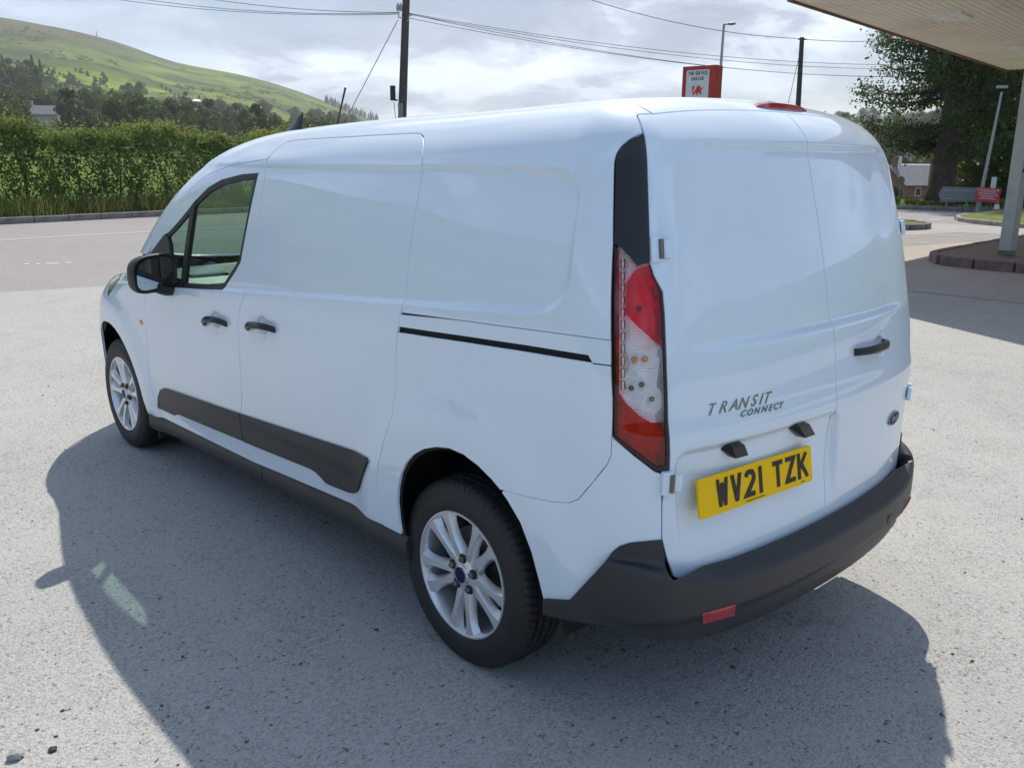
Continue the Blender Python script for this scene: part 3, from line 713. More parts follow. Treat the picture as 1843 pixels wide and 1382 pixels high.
for ch in 'WV21 TZK':
    if ch == ' ': x += .034; continue
    wd = .024 if ch == '1' else .050
    mb = MB()
    if ch in 'WV':
        tops = {'W': [(.13, 1), (.29, 0), (.5, .85), (.71, 0), (.87, 1)], 'V': [(.16, 1), (.5, 0), (.84, 1)]}[ch]; hw = .0066 if ch == 'W' else .0078
        for qi in range(len(tops)-1):
            (xa, ya), (xb, yb) = tops[qi], tops[qi+1]; xa, xb, ya, yb = xa*wd, xb*wd, ya*.079, yb*.079
            quad = [(xa-hw, ya), (xb-hw, yb), (xb+hw, yb), (xa+hw, ya)]
            mb.prism(quad if ya > yb else quad[::-1], 0, .0012+.00006*qi, lambda a, b, h: (x+a, b-.0395+.002, h+.0004))
    for qi, q in enumerate([] if ch in 'WV' else strokes([[(a*(wd if ch != '1' else .024), b*.079) for a, b in s] for s in GL[ch]], .0130 if ch == 'W' else .0152)):
        mb.prism([(v.x, min(.079, max(0, v.y))) for v in q], 0, .0012+.00006*qi, lambda a, b, h: (x+a, b-.0395+.002, h+.0004))
    mesh_obj('plate_character', put(mb.v, PC, PM), mb.f, M_BLK, plate)
    x += wd+.011
for bx_, bw in ((-.02, .085), (.21, .02)):
    mb = MB(); mb.box((bx_, -.0475, .0006), (bw, .0025, .0006)); mesh_obj('plate_small_print', put(mb.v, PC, PM), mb.f, M_BLK, plate)
for sx, mt in ((-.101, M_BLK), (.151, M_BLK)):
    mb = MB(); bm = bmesh.new(); bmesh.ops.create_uvsphere(bm, u_segments=12, v_segments=6, radius=.0042); mb.bm(bm, (sx, .002 if sx > 0 else -.014, .002))
    mesh_obj('plate_screw', put(mb.v, PC, PM), mb.f, M_STEEL, plate, True)
# plate lamps
for pl in ([(1295.4, 808.6), (1308, 798.5), (1332.4, 793.4), (1337, 814.6), (1311, 822)], [(1417.5, 771), (1429.7, 762), (1450, 758), (1454.6, 778), (1434, 785.5)]):
    q = cast(pl); c = q.mean(0); n = grad(FB, c[None])[0]; M = frame_at(c, n); Mi = M.transposed()
    loc = [Mi @ Vector(v-c) for v in q]; mb = MB(); k = len(loc)
    back = [(v.x*1.02, v.y*1.02, -.012) for v in loc]; fr = [(v.x*.86+.001, v.y*.84, .024) for v in loc]
    fr[0] = (loc[0].x*.9, loc[0].y, .006)
    mb.add(back+fr, [tuple(range(k-1, -1, -1)), tuple(range(k, 2*k))]+[(i, (i+1) % k, k+(i+1) % k, k+i) for i in range(k)])
    o = mesh_obj('plate_lamp', put(mb.v, Vector(c), M), mb.f, M_PLASTD, ldoor)
    bm = bmesh.new(); bm.from_mesh(o.data); bmesh.ops.recalc_face_normals(bm, faces=bm.faces); bmesh.ops.bevel(bm, geom=list(bm.edges), offset=.002, segments=2, affect='EDGES'); bm.to_mesh(o.data); bm.free()
# lettering
def letter_obj(ch, size, shear, ext, bold=0.0):
    cu = bpy.data.curves.new('txt', 'FONT'); cu.body = ch; cu.size = size; cu.shear = shear; cu.extrude = ext; cu.bevel_depth = 0.0006; cu.bevel_resolution = 1; cu.offset = bold
    o = bpy.data.objects.new('txt', cu); COL.objects.link(o); dg = bpy.context.evaluated_depsgraph_get(); dg.update()
    me = bpy.data.meshes.new_from_object(o.evaluated_get(dg)); bpy.data.objects.remove(o); return me
def word(text, p0, p1, height, name, mat, parent, F=FB, shear=.35, squash=1.0, lift=.0015, n=None, bold=0, gap=.10):
    a, b = (cast([p0, p1], F) if F is not None else (np.array(p0), np.array(p1))); L = np.linalg.norm(b-a); k = len(text)
    meshes = []
    for ch in text:
        if ch == ' ': meshes.append(None); continue
        me = letter_obj(ch, 1.0, shear, .02, bold); vs = np.array([v.co[:] for v in me.vertices]); meshes.append((vs, [tuple(pp.vertices) for pp in me.polygons])); bpy.data.meshes.remove(me)
    wds = [(m[0][:, 0].max()-m[0][:, 0].min() if m else .35) for m in meshes]; hts = max(m[0][:, 1].max() for m in meshes if m)
    tot = sum(wds)+gap*(k-1); sx = L/tot; sy = height/hts; x = 0
    for m, wd in zip(meshes, wds):
        if m:
            vs, fs = m; t = (x+wd/2)/tot; c = a+(b-a)*t
            if F is not None:
                for _ in range(4): c = c-F(c[None])[0]*grad(F, c[None])[0]
            if n is None: nn = Vector(grad(F, c[None])[0])
            else: nn = Vector(n)
            xa = Vector(b-a).normalized(); ya = nn.cross(xa).normalized(); nn2 = xa.cross(ya); MM = Matrix((xa, ya, nn2)).transposed()
            lv = [(MM @ Vector(((v[0]-vs[:, 0].min()-wd/2)*sx, v[1]*sy, v[2]*.04+lift)))+Vector(c) for v in vs]
            mesh_obj(name, lv, fs, mat, parent)
        x += wd+gap
word('TRANSIT', (1275, 747), (1390, 722.5), .031, 'badge_letter', M_LETT, ldoor, bold=.012, gap=.035, shear=.5)
word('CONNECT', (1333, 750.3), (1411, 733), .017, 'badge_letter', M_LETT, ldoor, bold=.012, gap=.035, shear=.5)
# oval badge on the far rear door
p, M, n = surf_frame((1607, 752)); 
def oval(a, b, z0, z1, n=36):
    mb = MB(); mb.prism([(a*math.cos(2*math.pi*i/n), b*math.sin(2*math.pi*i/n)) for i in range(n)], z0, z1, lambda x, y, h: (x, y, h)); return mb
o1 = oval(.062, .025, -.004, .005); badge = mesh_obj('badge_ring', put(o1.v, p, M), o1.f, M_LETT, rdoor)
o2 = oval(.055, .0205, .002, .0058); mesh_obj('badge_oval', put(o2.v, p, M), o2.f, M_BLUE, badge)
word('Ford', tuple(p+M @ Vector((-.034, -.008, .0056))), tuple(p+M @ Vector((.034, -.008, .0056))), .020, 'badge_script', M_CHROME, badge, F=None, n=n, shear=.4, lift=.0006)
# door hinges
def hinge(pc, sgn, parent):
    c = cast([pc])[0]; n = grad(FB, c[None])[0]; M = frame_at(c, n); mb = MB()
    mb.box((-.008*sgn, 0, .006), (.030, .066, .018), None, .003); mb.box((.020*sgn, 0, .008), (.030, .046, .014), None, .003)
    v = put(mb.v, Vector(c), M); o = mesh_obj('door_hinge', v, mb.f, M_PAINT, parent, True, None, 40)
    mb2 = MB(); bm = bmesh.new(); bmesh.ops.create_cone(bm, cap_ends=True, segments=12, radius1=.007, radius2=.007, depth=.05); mb2.bm(bm, (.004*sgn, 0, .016), Matrix.Rotation(math.pi/2, 3, 'X'))
    mesh_obj('hinge_pin', put(mb2.v, Vector(c), M), mb2.f, M_STEEL, o, True, None, 40)
    v2 = [(-q[0], q[1], q[2]) for q in v]; o2 = mesh_obj('door_hinge', v2, [f[::-1] for f in mb.f], M_PAINT, rdoor, True, None, 40)
hinge((1184, 450), 1, ldoor); hinge((1203, 867), 1, ldoor)
# roof fin and rod aerial
FX = -.52; fin = MB(); n_ = 12; rows = []
for k in range(n_+1):
    t = k/n_; yb = 1.70-.20*t     # front to back
    hgt = .080*(t**1.15)*(1 if t < .93 else .96) ; wd = .034*(math.sin(math.pi*min(1, t*.9+.08))**.6)
    zb = float(bisect(FB, np.array([[FX, yb, .9]]), np.array([[0., 0, 1]]), 0, 1.3)[0, 2])-.004
    rows.append([(FX+a_, yb-b_*t, zb+c_) for a_, b_, c_ in ((-wd, 0, 0), (-wd*.62, 0, hgt*.25+.008), (-wd*.22, .012, hgt*.75+.008), (0, .018, hgt+.010), (wd*.22, .012, hgt*.75+.008), (wd*.62, 0, hgt*.25+.008), (wd, 0, 0))])
v = [q for r_ in rows for q in r_]; f = []
for k in range(n_):
    for j in range(6): f.append((k*7+j, k*7+j+1, (k+1)*7+j+1, (k+1)*7+j))
f.append(tuple(n_*7+j for j in range(7)))
fin.add(v, f)
fo = fin.obj('roof_fin', M_PLASTD, van, True, 60)
tipd = ray(622, 157); tip = CAMP+tipd*((-.08-CAMP[0])/tipd[0])
rb = bisect(FB, np.array([[-.08, 2.0, .9]]), np.array([[0., 0, 1]]), 0, 1.3)[0]
aer = MB(); aer.tube([rb, rb+(tip-rb)*.12, tip-(tip-rb)*.3, tip], [.012, .006, .0045, .0055], 8); aer.obj('rod_aerial', M_PLASTD, van, True, 50)
# --- door mirrors
def door_mirror(s):
    mb = MB(); n = 28; C = Vector((-.998, 2.06, 1.122))
    # housing: rounded box lofted from glass plane (rear) to the domed front
    outline = []
    for k in range(n):
        a = 2*math.pi*k/n; ca, sa = math.cos(a), math.sin(a)
        outline.append((np.sign(ca)*abs(ca)**.62*.118, np.sign(sa)*abs(sa)**.62*.088+.012*ca))
    secs = [(0.0, .97), (.006, 1.0), (.03, 1.0), (.06, .93), (.085, .78), (.10, .5), (.106, .12)]
    v = []
    for d, sc in secs: v += [(x*sc, d, z*sc) for x, z in outline]
    f = []
    for i in range(len(secs)-1):
        for k in range(n): f.append((i*n+k, i*n+(k+1) % n, (i+1)*n+(k+1) % n, (i+1)*n+k))
    f.append(tuple((len(secs)-1)*n+k for k in range(n)))
    inner = len(v); v += [(x*.88, 0.004, z*.86) for x, z in outline]; v += [(x*.87, .014, z*.85) for x, z in outline]
    for k in range(n): f.append((k, inner+k, inner+(k+1) % n, (k+1) % n)); f.append((inner+k, inner+n+k, inner+n+(k+1) % n, inner+(k+1) % n))
    f.append(tuple(inner+n+k for k in range(n)))
    R_ = Matrix.Rotation(math.radians(14), 3, 'Z')
    pv = [(R_ @ Vector(q))+C for q in v]
    flip = (lambda L: [(-q[0]*s*-1 if s < 0 else -q[0], q[1], q[2]) for q in L])
    fix = lambda L: [(q[0] if s < 0 else -q[0], q[1], q[2]) for q in L]
    par = fdoor if s < 0 else fdoorR
    ho = mesh_obj('door_mirror', fix(pv), f if s > 0 else f, M_PLASTD if False else M_PLAST, par, True, None, 40)
    bm = bmesh.new(); bm.from_mesh(ho.data); bmesh.ops.recalc_face_normals(bm, faces=bm.faces); bm.to_mesh(ho.data); bm.free()
    RG = Matrix.Rotation(math.radians(5), 3, 'Z') @ Matrix.Rotation(math.radians(6), 3, 'X')
    g = [(R_ @ (Vector((0, .006, 0))+RG @ Vector((x*.86, 0, z*.84))))+C for x, z in outline]
    mesh_obj('mirror_glass', fix(g), [tuple(range(n))], M_MIRR, ho)
    arm = MB(); arm.tube([(-.90, 2.13, 1.045), (-.94, 2.11, 1.045), (-.985, 2.10, 1.06)], [.045, .04, .035], 10)
    mesh_obj('mirror_arm', fix(arm.v), arm.f, M_PLASTD, ho, True, None, 50)
M_MIRR = simple('mirror_silver', (.62, .70, .70), .01, metal=1.0)
door_mirror(-1); door_mirror(1)
# --- wheels
def lathe(prof, n, cx=0.0):
    """prof: (x, r) list; around the X axis"""
    v = []; f = []; m_ = len(prof)
    for k in range(n):
        a = 2*math.pi*k/n
        for x_, r_ in prof: v.append((x_, r_*math.cos(a), r_*math.sin(a)))
    for k in range(n):
        for j in range(m_-1): f.append((k*m_+j, k*m_+j+1, ((k+1) % n)*m_+j+1, ((k+1) % n)*m_+j))
    return v, f
def make_tyre():
    # local x: 0 = outer face towards -X; profile from outer bead over the tread to the inner bead
    prof = [(.020, .207), (.010, .2145), (.004, .226), (.0, .245), (-.001, .262), (.002, .280), (.003, .281), (.0035, .284), (.008, .300), (.016, .311), (.022, .3155)]
    tread = [(.030, .3188), (.050, .3215), (.0515, .314), (.058, .314), (.0595, .3222), (.078, .3230), (.0795, .315), (.087, .315), (.0885, .3235), (.113, .3235), (.1145, .315), (.122, .315), (.1235, .3230), (.142, .3222), (.1435, .314), (.150, .314), (.1515, .3215), (.171, .3188)]
    prof2 = [(.179, .3155), (.185, .311), (.193, .300), (.199, .284), (.202, .262), (.201, .235), (.195, .215), (.181, .207)]
    P = prof+tread+prof2; n = 360; v = []; f = []; m_ = len(P); nt0, nt1 = len(prof), len(prof)+len(tread)
    for k in range(n):
        a = 2*math.pi*k/n; ph = k % 5
        for j, (x_, r_) in enumerate(P):
            r2 = r_; aa = a
            if nt0-2 <= j < nt1+2:
                sh = (x_-.1)*.9*(1 if x_ < .1 else -1)
                aa = a+sh*.5
                if ph == 0 and (j < nt0+2 or j >= nt1-2): r2 -= .0045
                if ph in (0,) and r_ > .32: r2 -= .003
            v.append((x_, r2*math.cos(aa), r2*math.sin(aa)))
    for k in range(n):
        for j in range(m_-1): f.append((k*m_+j, k*m_+j+1, ((k+1) % n)*m_+j+1, ((k+1) % n)*m_+j))
    return v, f
def make_wheel():
    w_ = empty('wheel'); 
    tv, tf = make_tyre(); mesh_obj('tyre', tv, tf, M_RUB, w_, True, None, 38)
    # rim barrel and flange
    rv, rf_ = lathe([(.016, .2135), (.008, .2165), (.004, .2150), (.004, .2095), (.010, .2060), (.022, .2010), (.060, .1960), (.110, .190), (.175, .195), (.19, .208)], 96)
    rim = mesh_obj('rim', rv, rf_, M_ALLOY, w_, True, None, 30)
    # spokes: five pairs, each leg a tapered bevelled bar running into the flange
    for i in range(5):
        ang = math.radians(126-72*i)
        mb = MB()
        for sd in (-1, 1):
            cs = []
            for t in np.linspace(0, 1, 9):
                r_ = .040+.166*t; off = sd*(.013+.036*t**1.15); wd = .0185+.003*math.cos(2*math.pi*t)+.014*max(0, t-.75)/.25*.9
                xf = .012-.006*math.sin(math.pi*t)*0+.010*(1-t)**2-.004*t; dp = .030-.010*t
                cs.append([(xf+dp, off-wd*1.25, r_), (xf+.010, off-wd, r_), (xf, off-wd*.62, r_), (xf, off+wd*.62, r_), (xf+.010, off+wd, r_), (xf+dp, off+wd*1.25, r_)])
            v = [q for c in cs for q in c]; f = []
            for a in range(8):
                for b in range(5): f.append((a*6+b, a*6+b+1, (a+1)*6+b+1, (a+1)*6+b))
                f.append((a*6+5, a*6, (a+1)*6, (a+1)*6+5))
            f.append(tuple(range(6))); f.append(tuple(48+b for b in range(5, -1, -1)))
            ca, sa = math.cos(ang), math.sin(ang)
            # local (off, r) -> (y, z): radial dir = (cos, sin), tangential = (-sin, cos)
            mb.add([(x_, r_*ca-o_*sa, r_*sa+o_*ca) for x_, o_, r_ in v], f)
        o = mb.obj('spoke', M_ALLOY, rim, True, 32)
        bm = bmesh.new(); bm.from_mesh(o.data); bmesh.ops.recalc_face_normals(bm, faces=bm.faces); bm.to_mesh(o.data); bm.free()
    hv, hf = lathe([(.008, .001), (.008, .030), (.011, .034), (.016, .036), (.020, .060), (.026, .074), (.05, .078)], 60); mesh_obj('hub', hv, hf, M_ALLOY, w_, True, None, 30)
    cv, cf = lathe([(.0045, .0005), (.005, .022), (.007, .0265), (.010, .028)], 40); mesh_obj('centre_cap', cv, cf, M_BLUE, w_, True, None, 40)
    cv, cf = lathe([(.0052, .0265), (.0052, .0295), (.011, .030)], 40); mesh_obj('cap_ring', cv, cf, M_CHROME, w_, True, None, 40)
    for i in range(5):
        a = math.radians(90+72*i); y_, z_ = .054*math.cos(a), .054*math.sin(a)
        sv, sf = lathe([(.0165, .0005), (.0165, .0165), (.019, .0175)], 20); mesh_obj('nut_well', [(q[0], q[1]+y_, q[2]+z_) for q in sv], sf, M_BLK, w_, True, None, 40)
        lv, lf = lathe([(.004, .0005), (.0045, .008), (.007, .0105), (.02, .0115)], 6); mesh_obj('wheel_nut', [(q[0], q[1]+y_, q[2]+z_) for q in lv], lf, M_STEEL, w_, True, None, 25)
    bv, bf = lathe([(.085, .02), (.085, .145), (.105, .145), (.105, .02)], 48); mesh_obj('brake_disc', bv, bf, M_STEEL, w_, True, None, 30)
    kb = MB(); kb.box((.09, .115, .02), (.06, .06, .12), None, .012); kb.obj('brake_caliper', M_DARK, w_, True, 40)
    iv, jf = lathe([(.19, .02), (.19, .20)], 32); mesh_obj('inner_disc', iv, jf, M_DARK, w_)
    return w_
whl = make_wheel()
WX = -.878
spots = [(WX, 0, 0), (WX, 3.062, 0), (-WX, 0, 1), (-WX, 3.062, 1)]
for i, (x_, y_, fl) in enumerate(spots):
    o = whl if i == 0 else copy_tree(whl)
    o.parent = van; o.location = (x_, y_, .3215); o.rotation_euler = (math.radians((8, 31, 50, 20)[i]) if not fl else math.radians(15), 0, math.pi if fl else 0)
    if i == 0: o.rotation_euler[0] = 0.0
# --- wheel housings, floor, underbody, exhaust
for yc in (0., 3.062):
    for s in (-1, 1):
        v = []; f = []; n_ = 24
        for k in range(n_+1):
            a = math.radians(-12+204*k/n_); rr = .425
            for x_ in (.885, .80, .55): v.append((s*(min(x_, float(halfw(np.array([yc+rr*math.cos(a)]), np.array([max(.2, .345+rr*math.sin(a))]))[0])-.02-(.035 if yc > 1 and math.cos(a) > .3 else 0))), yc-.006+rr*math.cos(a), .345+rr*math.sin(a)))
        for k in range(n_):
            for j in range(2): f.append((k*3+j, k*3+j+1, (k+1)*3+j+1, (k+1)*3+j))
        base = len(v); v.append((s*.55, yc, .30)); f += [(base, k*3+2, (k+1)*3+2) for k in range(n_)]
        mesh_obj('wheel_housing', v, f, M_DARK, van)
ub = MB(); ub.box((0, 1.52, .33), (1.05, 4.5, .10)); ub.box((0, 1.53, .335), (1.62, 2.1, .09)); ub.box((0, -.58, .42), (1.2, .26, .10)); ub.obj('underbody', M_DARK, van)
ex = MB(); ex.tube([(.18, .2, .27), (.18, -.5, .26), (.18, -.68, .255)], .026, 14, False); ex.tube([(.18, -.30, .27), (.18, -.02, .27)], .10, 14); ex.obj('exhaust', M_STEEL, van, True, 50)
for s in (-1, 1):
    mf = MB(); mf.box((s*.79, 2.60, .24), (.14, .012, .16), None, .004); mf.obj('mud_flap', M_RUB, van)
# --- cab
cb = MB(); cb.box((0, 1.16, .98), (1.60, .03, 1.36)); cb.obj('bulkhead', M_INT, van)
cb = MB(); cb.box((0, 1.9, .45), (1.58, 1.5, .06)); cb.box((0, 2.72, .66), (1.5, .1, .5)); cb.obj('cab_floor', M_INT, van)
M_DASH = simple('dash_trim', (.30, .32, .31), .45, var=.08)
ds = MB(); pr_ = [(2.28, .70), (2.24, .92), (2.27, 1.00), (2.36, 1.045), (2.70, 1.06), (2.80, .9), (2.7, .6)]
ds.prism(pr_, -.76, .76, lambda a, b, h: (h, a, b)); ds.obj('dashboard', M_DASH, van)
for s in (-1, 1):
    vt = MB(); vt.box((s*.62, 2.262, .985), (.16, .03, .075), None, .01); vt.box((s*.60, 2.40, 1.052), (.20, .06, .012), None, .004); vt.obj('air_vent', M_PLASTD, van)
cw = MB(); cw.box((.38, 2.30, 1.07), (.36, .16, .05), None, .02); cw.obj('instrument_hood', M_PLASTD, van)
for s in (-1, 1):
    st = MB(); st.box((s*.42, 1.72, .72), (.50, .52, .18), None, .05); st.obj('seat_cushion', M_SEAT, van, True, 40)
    st = MB(); st.box((s*.42, 1.42, 1.05), (.48, .14, .66), Matrix.Rotation(math.radians(12), 3, 'X'), .05); st.obj('seat_back', M_SEAT, van, True, 40)
    st = MB(); st.box((s*.42, 1.335, 1.46), (.26, .09, .20), Matrix.Rotation(math.radians(10), 3, 'X'), .04); st.obj('headrest', M_SEAT, van, True, 40)
sw = MB(); cen = Vector((.38, 2.06, 1.03)); Rw = Matrix.Rotation(math.radians(62), 3, 'X')
sw.tube([cen+Rw @ Vector((.185*math.cos(2*math.pi*k/28), .185*math.sin(2*math.pi*k/28), 0)) for k in range(29)], .015, 8, False)
for a in (0, 180, 270): sw.tube([cen, cen+Rw @ Vector((.18*math.cos(math.radians(a)), .18*math.sin(math.radians(a)), 0))], .016, 6)
sw.tube([cen, Vector((.38, 2.32, .95))], .03, 8); sw.obj('steering_wheel', M_PLASTD, van, True, 50)
rm = MB(); rm.box((0, 2.02, 1.56), (.24, .03, .07), None, .015); rm.tube([(0, 2.02, 1.58), (0, 2.02, 1.66)], .012, 6); rm.obj('rear_view_mirror', M_PLASTD, van, True, 40)
for s in (-1, 1):
    vz = MB(); vz.box((s*.36, 1.93, 1.60), (.40, .17, .02), Matrix.Rotation(math.radians(-24), 3, 'X'), .008); vz.obj('sun_visor', M_INT, van, True, 40)
LINER.obj('inner_frame', M_DARK, van)
# ================================================================== THE PLACE
def stone_mat(name, dark, mid, light, tint=(1, 1, 1), patch=.24, sc=1.0, crack=True):
    """worn tarmac: chippings, pits, patches and a few hairline cracks"""
    m, nt, p, out = mat_new(name); vec = coords(nt)
    v1 = N(nt, 'ShaderNodeTexVoronoi'); nt.links.new(vec, v1.inputs['Vector']); v1.inputs['Scale'].default_value = 150*sc
    sepc = N(nt, 'ShaderNodeSeparateColor'); nt.links.new(v1.outputs['Color'], sepc.inputs[0])
    chips = ramp(nt, sepc.outputs[0], [(.0, dark), (.18, tuple(d*.5+q*.5 for d, q in zip(dark, mid))), (.5, mid), (1., light)])
    big = noise(nt, vec, .35, 5, .6); mid_n = noise(nt, vec, 3.2, 6, .65)
    c = mixc_(nt, ramp(nt, big, [(.3, (0, 0, 0)), (.7, (1, 1, 1))]), chips, mixc_(nt, 1.0, chips, (1-patch, 1-patch, 1-patch*.9), 'MULTIPLY'))
    c = mixc_(nt, ramp(nt, mid_n, [(.35, (.0, .0, .0)), (.62, (.5, .5, .5))]), c, mid)
    pit = noise(nt, vec, 48*sc, 3, .6)
    c = mixc_(nt, ramp(nt, pit, [(.315, (1, 1, 1)), (.37, (0, 0, 0))]), c, tuple(d*.45 for d in dark))
    if crack:
        dv = N(nt, 'ShaderNodeVectorMath', operation='ADD'); nz = N(nt, 'ShaderNodeTexNoise'); nt.links.new(vec, nz.inputs['Vector']); nz.inputs['Scale'].default_value = 1.3; nz.inputs['Detail'].default_value = 5
        nt.links.new(vec, dv.inputs[0]); nt.links.new(nz.outputs['Color'], dv.inputs[1])
        v2 = N(nt, 'ShaderNodeTexVoronoi', feature='DISTANCE_TO_EDGE'); nt.links.new(dv.outputs[0], v2.inputs['Vector']); v2.inputs['Scale'].default_value = .42
        ck = ramp(nt, v2.outputs['Distance'], [(.0, (1, 1, 1)), (.0035, (0, 0, 0))])
        gate = ramp(nt, noise(nt, vec, .9, 3), [(.60, (0, 0, 0)), (.68, (.55, .55, .55))])
        c = mixc_(nt, mixc_(nt, 1.0, ck, gate, 'MULTIPLY'), c, tuple(d*.35 for d in dark))
    nt.links.new(c, p.inputs['Base Color']); p.inputs['Roughness'].default_value = .88; p.inputs['Specular IOR Level'].default_value = .25
    hh = N(nt, 'ShaderNodeMath', operation='ADD'); nt.links.new(v1.outputs['Distance'], hh.inputs[0]); h2 = N(nt, 'ShaderNodeMath', operation='MULTIPLY'); nt.links.new(pit, h2.inputs[0]); h2.inputs[1].default_value = 2.2
    nt.links.new(h2.outputs[0], hh.inputs[1]); bump(nt, p, hh.outputs[0], .45, .006)
    return m
M_TAR = stone_mat('forecourt_tarmac', (.25, .25, .24), (.42, .415, .39), (.53, .52, .485))
M_ROAD = stone_mat('road_tarmac', (.18, .17, .168), (.315, .297, .292), (.41, .39, .38), patch=.12, crack=False)
M_LANE = stone_mat('lane_tarmac', (.22, .22, .22), (.38, .38, .375), (.48, .48, .47), patch=.1, crack=False)
M_CONC = stone_mat('concrete', (.28, .25, .23), (.44, .40, .37), (.52, .48, .445), patch=.22, sc=.8)
M_KERB = simple('kerb_stone', (.17, .165, .16), .85, var=.3, vscale=6, bmp=.3, bscale=60, bdist=.004)
M_KERBR = simple('red_kerb', (.18, .125, .115), .8, var=.35, vscale=5, bmp=.3, bscale=60, bdist=.004)
M_LINE = simple('road_paint', (.62, .62, .60), .7, var=.3, vscale=30)
M_GRS = simple('mown_grass', (.13, .17, .028), .95, var=.3, vscale=3, bmp=.8, bscale=80, bdist=.03)
M_WOOD = simple('creosoted_wood', (.075, .066, .06), .9, var=.35, vscale=9, bmp=.6, bscale=30, bdist=.01)
M_GALV = simple('galvanised_steel', (.36, .38, .39), .5, metal=.5, var=.12, vscale=10)
M_WIRE = simple('wire', (.05, .05, .055), .6)
M_WHITE = simple('white_enamel', (.72, .73, .72), .5, var=.08)
M_SRED = simple('sign_red', (.36, .030, .025), .45, var=.12)
M_SGREY = simple('sign_back_grey', (.22, .25, .26), .5, metal=.3)
M_PILL = simple('pillar_paint', (.42, .44, .43), .55, var=.12, vscale=4)
def flat(name, poly, z, mat, label=None, cat=None):
    o = mesh_obj(name, [(x, y, z) for x, y in poly], [tuple(range(len(poly)))], mat); tag(o, label, cat, kind='structure'); return o
def poly_smooth(poly, it=2, closed=True):
    p = [np.array(q, float) for q in poly]
    for _ in range(it):
        o = []; n = len(p)
        for i in range(n if closed else n-1): a, b = p[i], p[(i+1) % n]; o += [a*.75+b*.25, a*.25+b*.75]
        if not closed: o = [p[0]]+o+[p[-1]]
        p = o
    return [tuple(q) for q in p]
FARK = poly_smooth([(-60, 7), (-30, 15.5), (-8, 20.8), (3.1, 23.2), (7.6, 24.3), (14, 25.2), (22, 23.0), (28, 18.5), (31.4, 13.2), (31.9, 9.8), (31.6, 5), (30, -6), (27, -25)], 2, False)
road = flat('road', FARK+[(20, -60), (-60, -60)], 0.0, M_ROAD, 'pinkish tarmac main road running past the forecourt', 'road')
flat('forecourt', [(-60, -60), (-60, 18), (-20, 13.8), (0.13, 10.31), (1.36, 10.09), (7, 9.0), (12, 7.4), (15.7, 5.9), (18.3, 5.3), (20.5, 2), (20, -60)], 0.004, M_TAR, 'pale worn tarmac garage forecourt under the van', 'forecourt')
flat('concrete_apron', [(9.3, 3.7), (12.0, 5.6), (15.7, 5.89), (18.0, 5.45), (18.8, 5.0), (20.4, 2.0), (20, -8), (9.3, -8)], 0.008, M_CONC, 'light concrete apron beneath the petrol canopy', 'concrete')
flat('turning_lane', [(18.4, 7.2), (20.9, 6.75), (21.2, 5.7), (23.6, 4.5), (24.4, 6.8), (23.9, 9.2), (20.0, 10.2)], 0.004, M_LANE, 'paler tarmac lane leading to the junction', 'lane')
for (a, b, w_) in (((18.12, 6.98), (18.41, 6.76), .10), ((19.45, 6.77), (19.9, 6.25), .10), ((16.95, 6.32), (17.0, 5.88), .08), ((24.6, 9.64), (25.2, 9.48), .14), ((25.6, 9.4), (26.2, 9.25), .14)):
    a, b = np.array(a), np.array(b); d = (b-a)/np.linalg.norm(b-a); n_ = np.array([-d[1], d[0]])*w_/2
    flat('road_marking', [tuple(a-n_), tuple(b-n_), tuple(b+n_), tuple(a+n_)], .009, M_LINE)
def strip(name, pts, off0, off1, z, mat):
    pts = [np.array(q, float) for q in pts]; L = []; R_ = []
    for i, q in enumerate(pts):
        d = pts[min(i+1, len(pts)-1)]-pts[max(i-1, 0)]; d = d/np.linalg.norm(d); n_ = np.array([-d[1], d[0]]); L.append(q+n_*off0); R_.append(q+n_*off1)
    v = [(*q, z) for q in L]+[(*q, z) for q in R_]; k = len(L)
    return v, [(i, i+1, k+i+1, k+i) for i in range(k-1)]
CL = [(-40, 8.2), (2.03, 18.48), (5.2, 18.28+.35), (12, 19.9), (18, 19.6)]
CL = poly_smooth([(-40, 9.3), (-10, 16.2), (2.03, 18.35), (5.3, 18.75), (11, 19.6), (18, 19.0), (24, 15.5)], 2, False)
for k, (o0, o1) in enumerate(((-.10, -.02), (.09, .17))):
    v, f = strip('m', CL, o0, o1, .006, None); tag(mesh_obj('centre_line', v, f, M_LINE), kind='structure')
ED = poly_smooth([(-12, 12.6), (0, 13.25), (1.8, 13.2), (4, 13.3)], 1, False)
for k, (u0, u1, v_) in enumerate(((45, 52, 476.5), (66, 71, 476.5), (82, 107, 475.5), (119, 128, 474))):
    a, b = gp(u0, v_), gp(u1, v_-.8); tag(mesh_obj('worn_marking', [(a[0], a[1]-.05, .006), (b[0], b[1]-.05, .006), (b[0], b[1]+.07, .006), (a[0], a[1]+.07, .006)], [(0, 1, 2, 3)], M_LINE), kind='structure')
